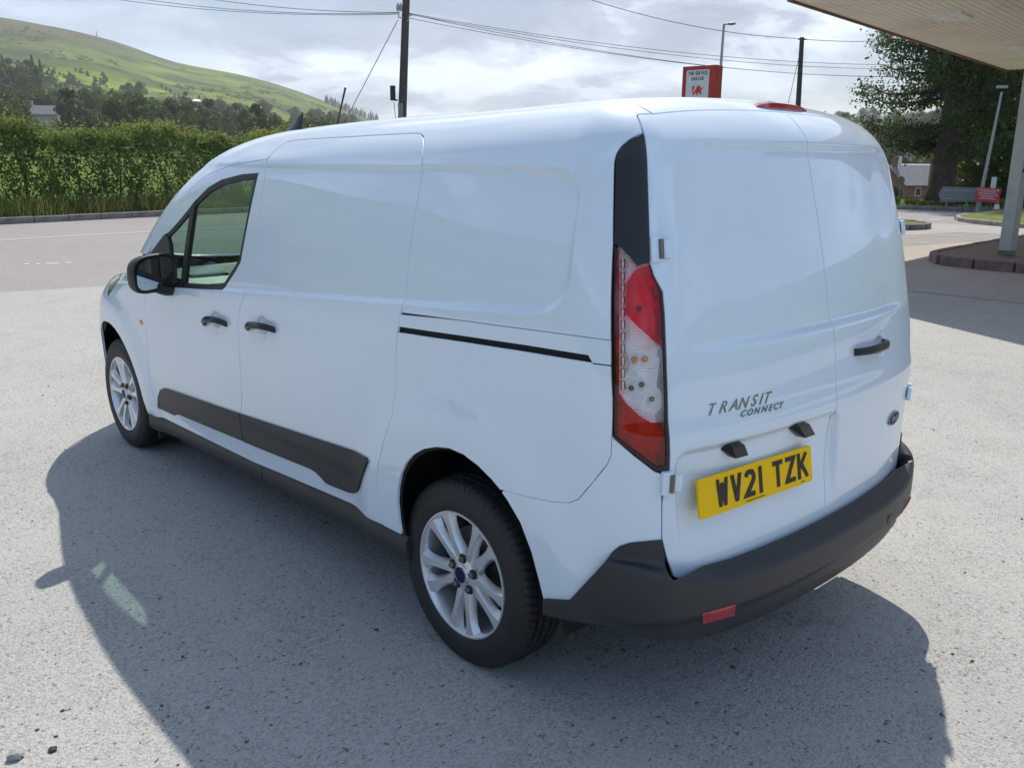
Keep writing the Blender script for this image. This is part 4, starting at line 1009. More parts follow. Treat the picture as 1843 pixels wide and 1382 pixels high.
def kerb_run(name, pts, w_, h, mat, step=.92, closed=False, inward=1, label=None):
    """kerb of single stones with joints, parts of one kerb"""
    root = empty(name); tag(root, label, None, kind='structure')
    P = [np.array(q, float) for q in pts]
    if closed: P.append(P[0])
    seg = [np.linalg.norm(P[i+1]-P[i]) for i in range(len(P)-1)]; tot = sum(seg); cum = np.concatenate([[0], np.cumsum(seg)]); n = int(tot/step)
    bm = bmesh.new(); bmesh.ops.create_cube(bm, size=1.0)
    for v in bm.verts: v.co = Vector((v.co[0]*(step-.012), v.co[1]*w_, v.co[2]*h))
    bmesh.ops.bevel(bm, geom=[e for e in bm.edges], offset=.018, segments=1, affect='EDGES'); me = bpy.data.meshes.new('kerb_stone'); bm.to_mesh(me); bm.free(); me.materials.append(mat)
    for i in range(n):
        s = (i+.5)*tot/n; k = min(len(seg)-1, int(np.searchsorted(cum, s)-1)); t = (s-cum[k])/seg[k]; q = P[k]+(P[k+1]-P[k])*t; d = (P[k+1]-P[k])/seg[k]
        nrm = np.array([-d[1], d[0]])*inward
        if np.linalg.norm(q-CAMP[:2]) > 75: continue
        o = bpy.data.objects.new('kerb_stone', me); COL.objects.link(o); o.parent = root; o.location = (q[0]+nrm[0]*w_/2, q[1]+nrm[1]*w_/2, h/2-.03+random.uniform(-.006, .006)); o.rotation_euler[2] = math.atan2(d[1], d[0])+random.uniform(-.008, .008)
    return root
kerb_run('roadside_kerb', [q for q in FARK if -12 < q[0] and q[1] > 4], .16, .20, M_KERB, label='dark kerb along the far side of the road')
# ------------------------------------------------------------------ terrain: valley and hills
AZ = cspline([-180, -140, -90, -50, -20, 0, 13.92, 18.56, 22.14, 26.79, 31.19, 34.12, 40, 50, 63, 75, 100, 140, 180], [6.0, 6.5, 7.5, 8.0, 8.6, 8.3, 7.32, 6.72, 5.68, 4.80, 3.41, 2.38, 1.4, 1.5, 2.75, 3.4, 5.0, 6.5, 6.0])
def ridge_r(az): return 900+160*np.sin(np.radians(az*1.7+20))
def hnoise(x, y):
    return (np.sin(x*.011+1.3)*np.cos(y*.013+.4)+.5*np.sin(x*.027+y*.019+2.1)+.28*np.sin(x*.061-y*.047)+.14*np.sin(x*.13+y*.11+.7))
def terr(x, y):
    """ground height away from the road"""
    dx_, dy_ = x-CAMP[0], y-CAMP[1]; r = np.hypot(dx_, dy_); az = np.degrees(np.arctan2(dx_, dy_)); R_ = ridge_r(az)
    H = 1.63+R_*np.tan(np.radians(AZ(az)))
    t = np.clip((r-95)/(R_-95), 0, None)
    prof = np.where(t < 1, t**1.5*(1-.06*np.sin(np.pi*np.clip(t, 0, 1))), 1-.22*(t-1))
    z = -.05+H*prof+hnoise(x, y)*np.clip((r-110)/500, 0, 1)*5.5*np.clip(1.15-t, 0.12, 1)
    dip = np.exp(-((az-66)/17)**2)*sst(45, 130, r)*sst(420, 170, r)*4.2
    return z-dip
na, nr = 300, 70
rad = np.concatenate([np.linspace(0, 60, 10), 60+(1-np.cos(np.linspace(0, 1, nr-10)*math.pi/2))*0+np.linspace(6, 1500, nr-10)])
azs = np.concatenate([np.linspace(-180, 0, 70, endpoint=False), np.linspace(0, 80, 170, endpoint=False), np.linspace(80, 180, 60, endpoint=False)])
V = []; FCS = []
A_, Rr_ = np.meshgrid(np.radians(azs), rad[1:], indexing='ij'); XX = CAMP[0]+np.sin(A_)*Rr_; YY = CAMP[1]+np.cos(A_)*Rr_; ZZ = terr(XX, YY)
k = len(rad)-1; V = [(CAMP[0], CAMP[1], -.06)]+list(zip(XX.ravel(), YY.ravel(), ZZ.ravel()))
n_ = len(azs)
for i in range(n_):
    j = (i+1) % n_; FCS.append((0, 1+j*k, 1+i*k))
    for q in range(k-1): FCS.append((1+i*k+q, 1+j*k+q, 1+j*k+q+1, 1+i*k+q+1))
def hill_mat():
    m, nt, p, out = mat_new('hill_pasture'); vec = coords(nt); sp = N(nt, 'ShaderNodeSeparateXYZ'); nt.links.new(vec, sp.inputs[0])
    big = noise(nt, vec, .006, 6, .6); med = noise(nt, vec, .03, 6, .62); fin_ = noise(nt, vec, .25, 5, .7)
    past = ramp(nt, big, [(.38, (.075, .125, .018)), (.5, (.12, .19, .025)), (.62, (.19, .27, .04))])
    past = mixc_(nt, ramp(nt, med, [(.42, (0, 0, 0)), (.60, (.75, .75, .75))]), past, (.085, .115, .035))
    past = mixc_(nt, ramp(nt, fin_, [(.5, (0, 0, 0)), (.68, (.55, .55, .55))]), past, (.05, .075, .022))
    hz = N(nt, 'ShaderNodeMapRange'); nt.links.new(sp.outputs['Z'], hz.inputs[0]); hz.inputs[1].default_value = 55; hz.inputs[2].default_value = 120
    hm = N(nt, 'ShaderNodeMath', operation='MULTIPLY_ADD'); nt.links.new(med, hm.inputs[0]); hm.inputs[1].default_value = .9; hm.inputs[2].default_value = -.35
    ha = N(nt, 'ShaderNodeMath', operation='ADD', use_clamp=True); nt.links.new(hz.outputs[0], ha.inputs[0]); nt.links.new(hm.outputs[0], ha.inputs[1])
    c = mixc_(nt, ramp(nt, ha.outputs[0], [(.55, (0, 0, 0)), (1., (.8, .8, .8))]), past, (.105, .095, .055))
    scrub = noise(nt, vec, .018, 7, .68)
    c = mixc_(nt, ramp(nt, scrub, [(.49, (0, 0, 0)), (.57, (.85, .85, .85))]), c, (.04, .062, .022))
    # fields: each cell its own green
    dv = N(nt, 'ShaderNodeTexVoronoi'); nt.links.new(vec, dv.inputs['Vector']); dv.inputs['Scale'].default_value = .0075
    sc = N(nt, 'ShaderNodeSeparateColor'); nt.links.new(dv.outputs['Color'], sc.inputs[0])
    c = mixc_(nt, .55, c, ramp(nt, sc.outputs[0], [(0, (.5, .6, .5)), (.5, (1, 1, 1)), (1, (1.5, 1.5, .9))]), 'MULTIPLY')
    nt.links.new(c, p.inputs['Base Color']); p.inputs['Roughness'].default_value = 1.0; p.inputs['Specular IOR Level'].default_value = .1
    bump(nt, p, fin_, .6, 1.2)
    return m
ter = mesh_obj('hills', V, FCS, hill_mat(), None, True); tag(ter, 'green pasture valley rising to a long bare hill', 'hills', kind='structure')
# ------------------------------------------------------------------ foliage
def leaf_mat(name, c0, c1, c2, trans=.25, top=None, zr=(0, 1)):
    m, nt, p, out = mat_new(name); g = N(nt, 'ShaderNodeNewGeometry'); vec = coords(nt)
    col = ramp(nt, g.outputs['Random Per Island'], [(0, c0), (.55, c1), (1, c2)])
    nz = noise(nt, vec, .6, 3); col = mixc_(nt, .6, col, ramp(nt, nz, [(.3, (.6, .62, .6)), (.7, (1.25, 1.2, 1.05))]), 'MULTIPLY')
    if top:
        sp = N(nt, 'ShaderNodeSeparateXYZ'); nt.links.new(vec, sp.inputs[0]); mr = N(nt, 'ShaderNodeMapRange'); nt.links.new(sp.outputs['Z'], mr.inputs[0]); mr.inputs[1].default_value = zr[0]; mr.inputs[2].default_value = zr[1]
        nz2 = noise(nt, vec, .9, 4); ad = N(nt, 'ShaderNodeMath', operation='MULTIPLY', use_clamp=True); nt.links.new(mr.outputs[0], ad.inputs[0]); rr = ramp(nt, nz2, [(.35, (.25,)*3), (.65, (1.0,)*3)]); nt.links.new(rr, ad.inputs[1])
        col = mixc_(nt, ad.outputs[0], col, top)
    nt.links.new(col, p.inputs['Base Color']); p.inputs['Roughness'].default_value = .55; p.inputs['Specular IOR Level'].default_value = .3
    tr = N(nt, 'ShaderNodeBsdfTranslucent'); nt.links.new(col, tr.inputs[0]); mx = N(nt, 'ShaderNodeMixShader'); mx.inputs[0].default_value = trans
    nt.links.new(p.outputs[0], mx.inputs[1]); nt.links.new(tr.outputs[0], mx.inputs[2]); nt.links.new(mx.outputs[0], out.inputs[0])
    return m
M_BARK = simple('bark', (.06, .05, .042), .95, var=.4, vscale=6, bmp=.8, bscale=14, bdist=.04)
M_LF = [leaf_mat('leaves_a', (.045, .078, .018), (.075, .115, .026), (.115, .16, .038), .35), leaf_mat('leaves_b', (.06, .095, .02), (.10, .14, .032), (.15, .19, .05), .35), leaf_mat('leaves_c', (.035, .06, .018), (.055, .085, .025), (.085, .12, .035), .3)]
M_CON = leaf_mat('conifer_needles', (.045, .078, .028), (.08, .122, .045), (.13, .175, .065), .4)
def leaves(P, size, rs, up=.35):
    """array of centres -> kite shaped leaf clumps with random tilt"""
    n = len(P); sz = size*rs.uniform(.6, 1.4, n)[:, None]
    a = rs.normal(size=(n, 3)); a[:, 2] += up*rs.choice([-1, 1], n); a /= np.linalg.norm(a, axis=1, keepdims=True)
    b = np.cross(a, rs.normal(size=(n, 3))); b /= np.linalg.norm(b, axis=1, keepdims=True); c = np.cross(a, b)
    v = np.stack([P-b*sz*.5, P+c*sz*.33+b*sz*.05, P+b*sz*.55, P-c*sz*.33+b*sz*.02], 1).reshape(-1, 3)
    f = np.arange(4*n).reshape(-1, 4)
    return v, f
def fast_mesh(name, v, f, mat, parent=None):
    me = bpy.data.meshes.new(name); v = np.asarray(v, np.float32); f = np.asarray(f, np.int32); k = f.shape[1]
    me.vertices.add(len(v)); me.vertices.foreach_set('co', v.ravel()); me.loops.add(f.size); me.loops.foreach_set('vertex_index', f.ravel())
    me.polygons.add(len(f)); me.polygons.foreach_set('loop_start', np.arange(0, f.size, k, dtype=np.int32)); me.polygons.foreach_set('loop_total', np.full(len(f), k, np.int32))
    me.materials.append(mat); me.update(); me.validate()
    o = bpy.data.objects.new(name, me); COL.objects.link(o); o.parent = parent
    return o
def crown_points(rs, n, blobs):
    """points in the outer shells of many overlapping blobs"""
    w_ = np.array([b[3]**2 for b in blobs]); idx = rs.choice(len(blobs), n, p=w_/w_.sum()); B = np.array(blobs)[idx]
    d = rs.normal(size=(n, 3)); d /= np.linalg.norm(d, axis=1, keepdims=True); rr = B[:, 3:4]*rs.uniform(.55, 1.08, (n, 1))
    return B[:, :3]+d*rr*np.array([1, 1, .8])
def limbs(mb, rs, h, rad_, nb, spread, z0=.3):
    mb.tube([(0, 0, -.3), (.02*h*rs.normal(), .02*h*rs.normal(), h*.3), (.03*h*rs.normal(), .03*h*rs.normal(), h*.62), (0, 0, h*.9)], [rad_*1.25, rad_*.85, rad_*.5, rad_*.12], 7)
    for i in range(nb):
        a = rs.uniform(0, 2*math.pi); z = h*rs.uniform(z0, .75); L = spread*rs.uniform(.5, .95); up = rs.uniform(.15, .5)*L
        mb.tube([(0, 0, z), (math.cos(a)*L*.5, math.sin(a)*L*.5, z+up*.6), (math.cos(a)*L, math.sin(a)*L, z+up)], [rad_*.4, rad_*.25, rad_*.06], 5)
def broadleaf(seed, h=10., wd=4.2, n=1500, leaf=.62, mat=0, base=.16):
    rs = np.random.RandomState(seed); root = empty('broadleaf_tree')
    mb = MB(); limbs(mb, rs, h*.9, h*.022, 8, wd*.75); mb.obj('trunk', M_BARK, root, True)
    blobs = []
    for i in range(26):
        t = rs.uniform(base, .97); a = rs.uniform(0, 2*math.pi); prof = math.sin(math.pi*min(1, (t-base)/(1-base)*.80+.20))**.7
        rr = wd*prof*rs.uniform(.25, .78); blobs.append((math.cos(a)*rr, math.sin(a)*rr, h*t, wd*rs.uniform(.20, .38)*(.6+.4*prof)))
    v, f = leaves(crown_points(rs, n, blobs), leaf, rs); fast_mesh('crown', v, f, M_LF[mat], root)
    return root
def conifer(seed, h=12., wd=2.4, n=900, leaf=.6):
    rs = np.random.RandomState(seed); root = empty('conifer_tree'); mb = MB(); mb.tube([(0, 0, -.3), (0, 0, h*.5), (0, 0, h)], [h*.02, h*.013, .02], 6); mb.obj('trunk', M_BARK, root, True)
    t = rs.uniform(0, 1, n)**.8; z = h*(.08+.92*t); a = rs.uniform(0, 2*math.pi, n); tier = .75+.25*np.abs(np.sin(z*2.2)); r_ = wd*(1-t)*tier*np.sqrt(rs.uniform(.25, 1, n))+.1
    v, f = leaves(np.stack([np.cos(a)*r_, np.sin(a)*r_, z-r_*.25], -1), leaf, rs); fast_mesh('crown', v, f, M_CON, root)
    return root
PROTO = [broadleaf(11, 10, 4.4, 3000, .42, 0), broadleaf(12, 11, 3.6, 2800, .42, 1), broadleaf(13, 9, 5.0, 3200, .44, 0, .22), broadleaf(14, 10.5, 4.0, 2800, .42, 2), broadleaf(15, 8, 3.2, 2400, .40, 1, .1)]
CONP = [conifer(21), conifer(22, 13, 2.9)]
BASEH = [10, 11, 9, 10.5, 8]; used = set()
KINDW = ['rounded mid-green', 'slim pale-green', 'broad spreading', 'narrow dark', 'small light-green', 'slender dark conifer', 'broad dark conifer']
def plant(kind, x, y, s, rz, label, group, z=None):
    src = (PROTO+CONP)[kind]
    if kind in used: o = copy_tree(src)
    else: used.add(kind); o = src
    o.location = (x, y, terr(np.array([x]), np.array([y]))[0]-.1 if z is None else z); o.scale = (s*random.uniform(.9, 1.12), s*random.uniform(.9, 1.12), s); o.rotation_euler[2] = rz
    if label.startswith('@'): label = KINDW[kind]+('' if kind > 4 else ' tree')+label[1:]; group = (group+', '+KINDW[kind]) if group else None
    tag(o, label, 'tree', group); return o
def scatter(n, u0, u1, r0, r1, h0, h1, kinds, label, group, vtop=None, dens=None):
    k = 0; tries = 0
    while k < n and tries < n*30:
        tries += 1; u = random.uniform(u0, u1); r_ = math.sqrt(random.uniform(r0**2, r1**2)); d = ray(u, 260); hd = math.hypot(d[0], d[1]); x = CAMP[0]+d[0]/hd*r_; y = CAMP[1]+d[1]/hd*r_
        if dens and not dens(u, r_): continue
        kd = random.choice(kinds); h = random.uniform(h0, h1); bh = (BASEH+[12, 13])[kd]
        plant(kd, x, y, h/bh, random.uniform(0, 6.28), label, group); k += 1
scatter(26, -60, 470, 165, 215, 6.5, 10.5, [0, 1, 2, 3], '@ standing in the belt just behind the hedge', 'trees behind the hedge', dens=lambda u, r_: not 48 < u < 118)
scatter(10, 430, 680, 190, 280, 6, 9.5, [0, 2, 4], '@ alone on the low field below the hill foot', 'field trees below the hill')
scatter(74, -90, 470, 240, 340, 7, 11, [0, 1, 2, 3, 3], '@ in the wood at the foot of the hill', 'wood at the hill foot', dens=lambda u, r_: r_ > 262 or not 40 < u < 120)
scatter(44, -110, 90, 350, 470, 9, 14, [3, 3, 5, 6, 0], '@ in the wood climbing the lower hillside', 'wood climbing the hillside')
scatter(70, 330, 700, 430, 700, 7, 11, [3, 0, 2, 5], '@ in the distant hazy band along the hill flank', 'trees along the hill flank', dens=lambda u, r_: r_ < 430+260*max(0, (u-330)/370)+60)
scatter(40, -700, -100, 190, 430, 7, 12, [0, 1, 2, 3], '@ in the woods further along the valley beyond the hedge', 'valley woods')
scatter(8, 60, 330, 480, 620, 5, 9, [2, 4, 4], '@ alone on the open upper pasture', 'lone trees on the pasture')
for i in range(60):
    u = 585+96*i/59+random.uniform(-3, 3); d = ray(u, 200); hd = math.hypot(d[0], d[1]); az = math.degrees(math.atan2(d[0], d[1])); r_ = ridge_r(az)-random.uniform(0, 30)
    plant(5+i % 2, CAMP[0]+d[0]/hd*r_, CAMP[1]+d[1]/hd*r_, random.uniform(.35, .75), random.uniform(0, 6), 'small dark conifer on the skyline of the hill', 'conifers on the skyline')
for (ua, ra, ub, rb_, nn) in ((20, 560, 130, 470, 13), (95, 640, 190, 520, 12), (150, 640, 245, 560, 10), (300, 660, 390, 470, 13)):
    for i in range(nn):
        t = i/(nn-1); u = ua+(ub-ua)*t; r_ = ra+(rb_-ra)*t; d = ray(u, 260); hd = math.hypot(d[0], d[1])
        plant(4, CAMP[0]+d[0]/hd*r_, CAMP[1]+d[1]/hd*r_, random.uniform(.25, .5), random.uniform(0, 6), 'hedgerow bush in a line across the hillside pasture', 'hedgerow bushes on the hillside')
# ------------------------------------------------------------------ roadside hedge
HL = [q for q in FARK if -14 < q[0] < 31 and q[1] > 12]
HL = [np.array(q) for q in HL]; hs = np.concatenate([[0], np.cumsum([np.linalg.norm(HL[i+1]-HL[i]) for i in range(len(HL)-1)])])
def along(s):
    i = np.clip(np.searchsorted(hs, s)-1, 0, len(HL)-2); A = np.array(HL); t = ((s-hs[i])/(hs[i+1]-hs[i]))[:, None]; p_ = A[i]*(1-t)+A[i+1]*t; d = A[i+1]-A[i]; d = d/np.linalg.norm(d, axis=1, keepdims=True)
    return p_, np.stack([-d[:, 1], d[:, 0]], -1)
M_HEDGE = leaf_mat('hedge_leaves', (.075, .14, .034), (.12, .21, .05), (.19, .285, .072), .58, (.29, .275, .08), (2.1, 2.8))
hedge = empty('hedge', (0, 0, 0)); tag(hedge, 'long dense clipped hedge with yellow-red new shoots beside the road', 'hedge')
rs = np.random.RandomState(5); smax_ = min(hs[-1], 46.0)
def hedge_pts(n, front=True):
    s = rs.uniform(0, smax_, n); p_, nr_ = along(s)
    hh = 2.32+.16*np.sin(s*1.3)+.12*np.sin(s*3.1+1)+.10*np.sin(s*7.3); k = rs.uniform(0, 1, n)
    zz = np.where(k < .72, hh*rs.uniform(.10, 1.0, n)**.85, hh+rs.normal(0, .07, n))
    lump = .16*np.sin(s*2.3+zz*2)+.12*np.sin(s*5.1-zz*3.3)+.10*np.sin(s*9.7+zz*5.1)
    dp = np.where(k < .72, 1.15-lump+np.abs(rs.normal(0, .26, n))+.12*(zz/2.6)**2, rs.uniform(1.15, 2.6, n))
    q = p_+nr_*dp[:, None]; return np.concatenate([q, zz[:, None]], 1)
v, f = leaves(hedge_pts(150000), .085, rs, .2); o = fast_mesh('hedge_foliage', v, f, M_HEDGE, hedge); o['kind'] = 'stuff'
ns = 5200; s = rs.uniform(0, smax_, ns); p_, nr_ = along(s); base = np.concatenate([p_+nr_*rs.uniform(1.1, 2.2, (ns, 1)), (2.2+.16*np.sin(s*1.3)+rs.uniform(-.1, .45, ns)*rs.uniform(.2, 1, ns))[:, None]], 1)
sp_ = (base[:, None, :]+np.stack([rs.normal(0, .05, (ns, 4)), rs.normal(0, .05, (ns, 4)), np.linspace(0, .22, 4)[None]*np.ones((ns, 1))], -1)).reshape(-1, 3)
v, f = leaves(sp_, .075, rs, .1); o = fast_mesh('new_shoots', v, f, M_HEDGE, hedge); o['kind'] = 'stuff'
for k in range(60):
    s0 = np.array([rs.uniform(0, smax_)]); p_, nr_ = along(s0); q = p_[0]+nr_[0]*rs.uniform(1.5, 2.1); st = MB(); st.tube([(q[0], q[1], 0), (q[0]+rs.normal(0, .1), q[1]+rs.normal(0, .1), 1.0), (q[0]+rs.normal(0, .2), q[1]+rs.normal(0, .2), 2.1)], [.04, .03, .01], 5); st.obj('stem', M_BARK, hedge, True)
# verge and long grass at the hedge foot
v, f = strip('v', [q for q in FARK if q[1] > 4], .16, 2.2, .13, None); tag(mesh_obj('verge', v, f, M_GRS), 'strip of grass verge behind the kerb', 'verge', kind='structure')
def blades(P, h, w_, rs):
    n = len(P); a = rs.uniform(0, 2*math.pi, n); hh = h*rs.uniform(.4, 1.2, n); lean = rs.normal(0, .3, (n, 2))*hh[:, None]; t = np.stack([np.cos(a), np.sin(a)], -1)*w_/2
    z = P[:, 2]; v = np.stack([np.c_[P[:, :2]-t, z], np.c_[P[:, :2]+t, z], np.c_[P[:, :2]+lean, z+hh]], 1).reshape(-1, 3); return v, np.arange(3*n).reshape(-1, 3)
M_BLADE = leaf_mat('long_grass', (.07, .11, .022), (.13, .17, .04), (.24, .24, .09), .4)
s = rs.uniform(0, smax_, 26000); p_, nr_ = along(s); P3 = np.c_[p_+nr_*(.18+1.15*rs.uniform(0, 1, (len(s), 1))**.7), np.full(len(s), .12)]
v, f = blades(P3, .55, .030, rs); tag(fast_mesh('long_grass', v, f, M_BLADE), 'rough long grass along the foot of the hedge', 'grass', kind='stuff')

# scrub, gorse and bracken dotted over the open hillside
rs = np.random.RandomState(17); PTS = []
for k in range(900):
    u = rs.uniform(-60, 700); r_ = rs.uniform(420, 960); d = ray(u, 260); hd = math.hypot(d[0], d[1]); x = CAMP[0]+d[0]/hd*r_; y = CAMP[1]+d[1]/hd*r_
    cl = math.sin(x*.021+1)*math.cos(y*.017+2)+.6*math.sin(x*.05-y*.04)
    if cl < .15: continue
    m_ = rs.randint(14, 40); s_ = rs.uniform(.7, 2.4); q = rs.normal(0, s_, (m_, 3))*np.array([1, 1, .35]); q[:, :2] += (x, y); q[:, 2] = np.abs(q[:, 2])+terr(q[:, 0], q[:, 1])+.1; PTS.append(q)
v, f = leaves(np.concatenate(PTS), 1.0, rs, .3); tag(fast_mesh('hillside_scrub', v, f, M_LF[0]), 'dark scrub and bracken dotted over the open hillside', 'scrub', kind='stuff')
# ------------------------------------------------------------------ petrol canopy
CE0 = np.array([10.95, 6.05]); CE1 = np.array([24.8, 7.46]); cd = (CE1-CE0)/np.linalg.norm(CE1-CE0); cn = np.array([cd[1], -cd[0]]); ne = np.array([-.46, -.89])
corners = [CE0, CE1, CE1+cn*10.5, CE0+ne*11.5]; CZ = 4.2
def soffit_mat():
    m, nt, p, out = mat_new('soffit_sheet'); vec = coords(nt)
    nt.links.new(ramp(nt, noise(nt, vec, .8, 6, .65), [(.3, (.62, .56, .45)), (.5, (.74, .68, .56)), (.75, (.78, .73, .62))]), p.inputs['Base Color']); p.inputs['Roughness'].default_value = .6
    return m
M_SOF = soffit_mat(); M_FASC = simple('fascia_red', (.15, .045, .035), .6, var=.35, vscale=2.5)
canopy = empty('petrol_canopy', (17, 3, 0)); tag(canopy, 'flat petrol station canopy with ribbed cream underside and rusty red edge', 'canopy')
IM = Matrix.Translation((-17, -3, 0))
def loc(v): return [(q[0]-17, q[1]-3, q[2]) for q in v]
# ribbed underside: long corrugated sheet strips running lengthways
ang = math.atan2(cd[1], cd[0]); v = []; f = []; nrib = 78
L0 = -7.0; L1 = 14.0; wdt = 10.4
def span(sv):
    """start and end along the canopy for a rib at distance sv from its left edge"""
    t = sv/(-np.dot(ne, -cn)*-1) if False else sv/np.dot(ne, cn); a = np.dot(ne, cd)*t
    return a, np.linalg.norm(CE1-CE0)
for i in range(nrib):
    for s0, s1, zz0, zz1 in ((0, .034, 0, 0), (.034, .048, 0, .011), (.048, .086, .011, .011), (.086, .100, .011, 0)):
        sa, sb = (i+s0/.1)*wdt/nrib, (i+s1/.1)*wdt/nrib; b = len(v)
        for sv, zz in ((sa, zz0), (sb, zz1)):
            a0, a1 = span(sv)
            for aa in (a0+.05, a1-.05): q = CE0+cn*sv+cd*aa; v.append((q[0], q[1], CZ+zz))
        f.append((b, b+1, b+3, b+2))
mesh_obj('ribbed_soffit', loc(v), f, M_SOF, canopy)
top = MB(); top.prism([tuple(q) for q in corners], CZ+.06, CZ+.62, lambda a, b, h: (a-17, b-3, h)); top.obj('canopy_deck', simple('canopy_top', (.25, .24, .23), .8, var=.2), canopy)
for i in range(4):
    a, b = corners[i], corners[(i+1) % 4]; d = (b-a)/np.linalg.norm(b-a); nn = np.array([d[1], -d[0]])*(-1); mb = MB()
    mb.prism([tuple(a-d*.02), tuple(b+d*.02), tuple(b+d*.02+nn*.05), tuple(a-d*.02+nn*.05)], CZ-.035, CZ+.68, lambda x, y, h: (x-17, y-3, h)); mb.obj('fascia', M_FASC, canopy)
M_LUM = simple('lamp_diffuser', (.72, .70, .62), .5)
for (u, v_) in ((1711, 29), (1836, 85), (1960, 5)):
    q = gp(u, v_, CZ); mb = MB(); mb.box((q[0]-17, q[1]-3, CZ-.012), (.78, .55, .05), Matrix.Rotation(ang, 3, 'Z'), .008); lo = mb.obj('canopy_light', M_WHITE, canopy)
    mb = MB(); bm = bmesh.new(); bmesh.ops.create_uvsphere(bm, u_segments=20, v_segments=8, radius=1)
    for w_ in bm.verts: w_.co = Vector((w_.co[0]*.17, w_.co[1]*.14, w_.co[2]*.03))
    mb.bm(bm, (q[0]-17, q[1]-3, CZ-.036)); mb.obj('light_lens', M_LUM, lo, True)
    for sx in (-1, 1):
        for sy in (-1, 1):
            o_ = Matrix.Rotation(ang, 3, 'Z') @ Vector((sx*.33, sy*.22, 0)); mb = MB(); mb.tube([(q[0]-17+o_[0], q[1]-3+o_[1], CZ-.035), (q[0]-17+o_[0], q[1]-3+o_[1], CZ-.045)], .014, 8); mb.obj('light_screw', M_SGREY, lo)
def pillar(x, y, label):
    r_ = empty('canopy_pillar', (x, y, .15), ang-.25); tag(r_, label, 'pillar'); mb = MB(); mb.box((0, 0, 2.02), (.20, .20, 4.04), None, .012); mb.obj('post', M_PILL, r_)
    mb = MB(); mb.box((0, 0, .006), (.30, .30, .012), None, .003); mb.obj('base_plate', M_SGREY, r_)
    mb = MB(); mb.box((-.02, -.115, 1.42), (.09, .03, .055), None, .005); mb.obj('latch_box', M_PLASTD, r_)
    rb_ = MB(); rb_.box((0, 0, .06), (.206, .206, .10)); rb_.obj('rust_band', simple('rusty_foot', (.20, .16, .12), .9, var=.5, vscale=12), r_)
pc = gp(1811, 462, .15); pillar(pc[0], pc[1], 'pale square steel pillar holding up the petrol canopy')
# pump island
ISL = poly_smooth([(12.75, 3.72), (13.3, 4.25), (14.4, 4.42), (20.2, 4.65), (20.9, 4.0), (20.8, 2.3), (19.8, 1.7), (13.4, 1.45), (12.75, 2.0)], 2)
isl = flat('pump_island', ISL, .15, stone_mat('island_paving', (.15, .12, .11), (.24, .19, .17), (.30, .25, .22), patch=.2), 'raised paved pump island under the canopy', 'island')
kerb_run('island_kerb', ISL, .12, .20, M_KERBR, .6, True, 1, 'dull red kerb round the pump island')
# grass islands of the junction
GI = poly_smooth([(26.3, 9.0), (24.9, 7.95), (23.9, 6.2), (24.3, 2.5), (27, -3), (34, -3), (40, 4), (38, 9.0), (32, 9.5), (28, 9.4)], 2)
def mound(name, poly, hgt, label):
    P = np.array(poly); c = P.mean(0); v = []; f = []; n_ = len(P); R_ = [1.0, .85, .6, .3]
    for t in R_: v += [(*(c+(q-c)*t), .10+hgt*math.cos(t*math.pi/2)) for q in P]
    v.append((*c, .10+hgt))
    for r_ in range(3):
        for i in range(n_): f.append((r_*n_+i, r_*n_+(i+1) % n_, (r_+1)*n_+(i+1) % n_, (r_+1)*n_+i))
    f += [(3*n_+i, 3*n_+(i+1) % n_, 4*n_) for i in range(n_)]
    o = mesh_obj(name, v, f, M_GRS, None, True); tag(o, label, 'grass', kind='structure')
mound('grass_island', GI, .35, 'mown grass island at the junction'); kerb_run('grass_island_kerb', GI, .12, .16, simple('pale_kerb', (.30, .27, .22), .9, var=.25), .9, True, 1, 'pale kerb round the grass island')
GS = poly_smooth([(20.3, 8.05), (21.3, 7.63), (22.5, 8.1), (23.0, 9.0), (21.2, 10.6), (19.3, 9.6)], 2)
mound('traffic_island', GS, .10, 'small raised traffic island topped with grass'); kerb_run('traffic_island_kerb', GS, .12, .18, M_KERB, .6, True, 1, 'dark kerb round the small traffic island')
# ------------------------------------------------------------------ poles, lamps, wires
def line_pole(u, v0, dist, top_v, lean, label, r0=.15, box=False):
    """wooden pole standing on the ground in the direction of pixel u"""
    g_ = at_depth(u, 300, dist); g_[2] = 0.0; tp = at_depth(u+lean, top_v, dist); h = tp[2]; zb = min(0., float(terr(np.array([g_[0]]), np.array([g_[1]]))[0]))
    root = empty('utility_pole', (g_[0], g_[1], zb)); tag(root, label, 'pole', None); t = Vector(tp-g_); t.z = h-zb
    mb = MB(); n_ = 7; mb.tube([t*(k/(n_-1)) for k in range(n_)], [r0*(1.15-.35*k/(n_-1)) for k in range(n_)], 12); mb.obj('post', M_WOOD, root, True, 50)
    return root, Vector(g_), t
W_A = 36.0
pole1, pg1, pt1 = line_pole(717, 300, W_A, -60, 16, 'thick brown wooden utility pole with insulators and a side box', .165)
def fitting(parent, name, p0, size, mat, M=None):
    mb = MB(); mb.box(p0, size, M, min(size)*.15); return mb.obj(name, mat, parent)
def on1(u, v_, d=W_A): q = at_depth(u, v_, d); return Vector(q)-Vector(pole1.location)
fitting(pole1, 'junction_box', on1(707, 168, 35.9), (.16, .16, .55), M_PLASTD); mb = MB(); mb.tube([on1(707, 180), on1(716, 181)], .035, 6); mb.obj('box_bracket', M_PLASTD, pole1)
mb = MB(); mb.tube([on1(709, 184), on1(710.5, 200), on1(712.5, 215)], .012, 5); mb.obj('down_cable', M_WIRE, pole1)
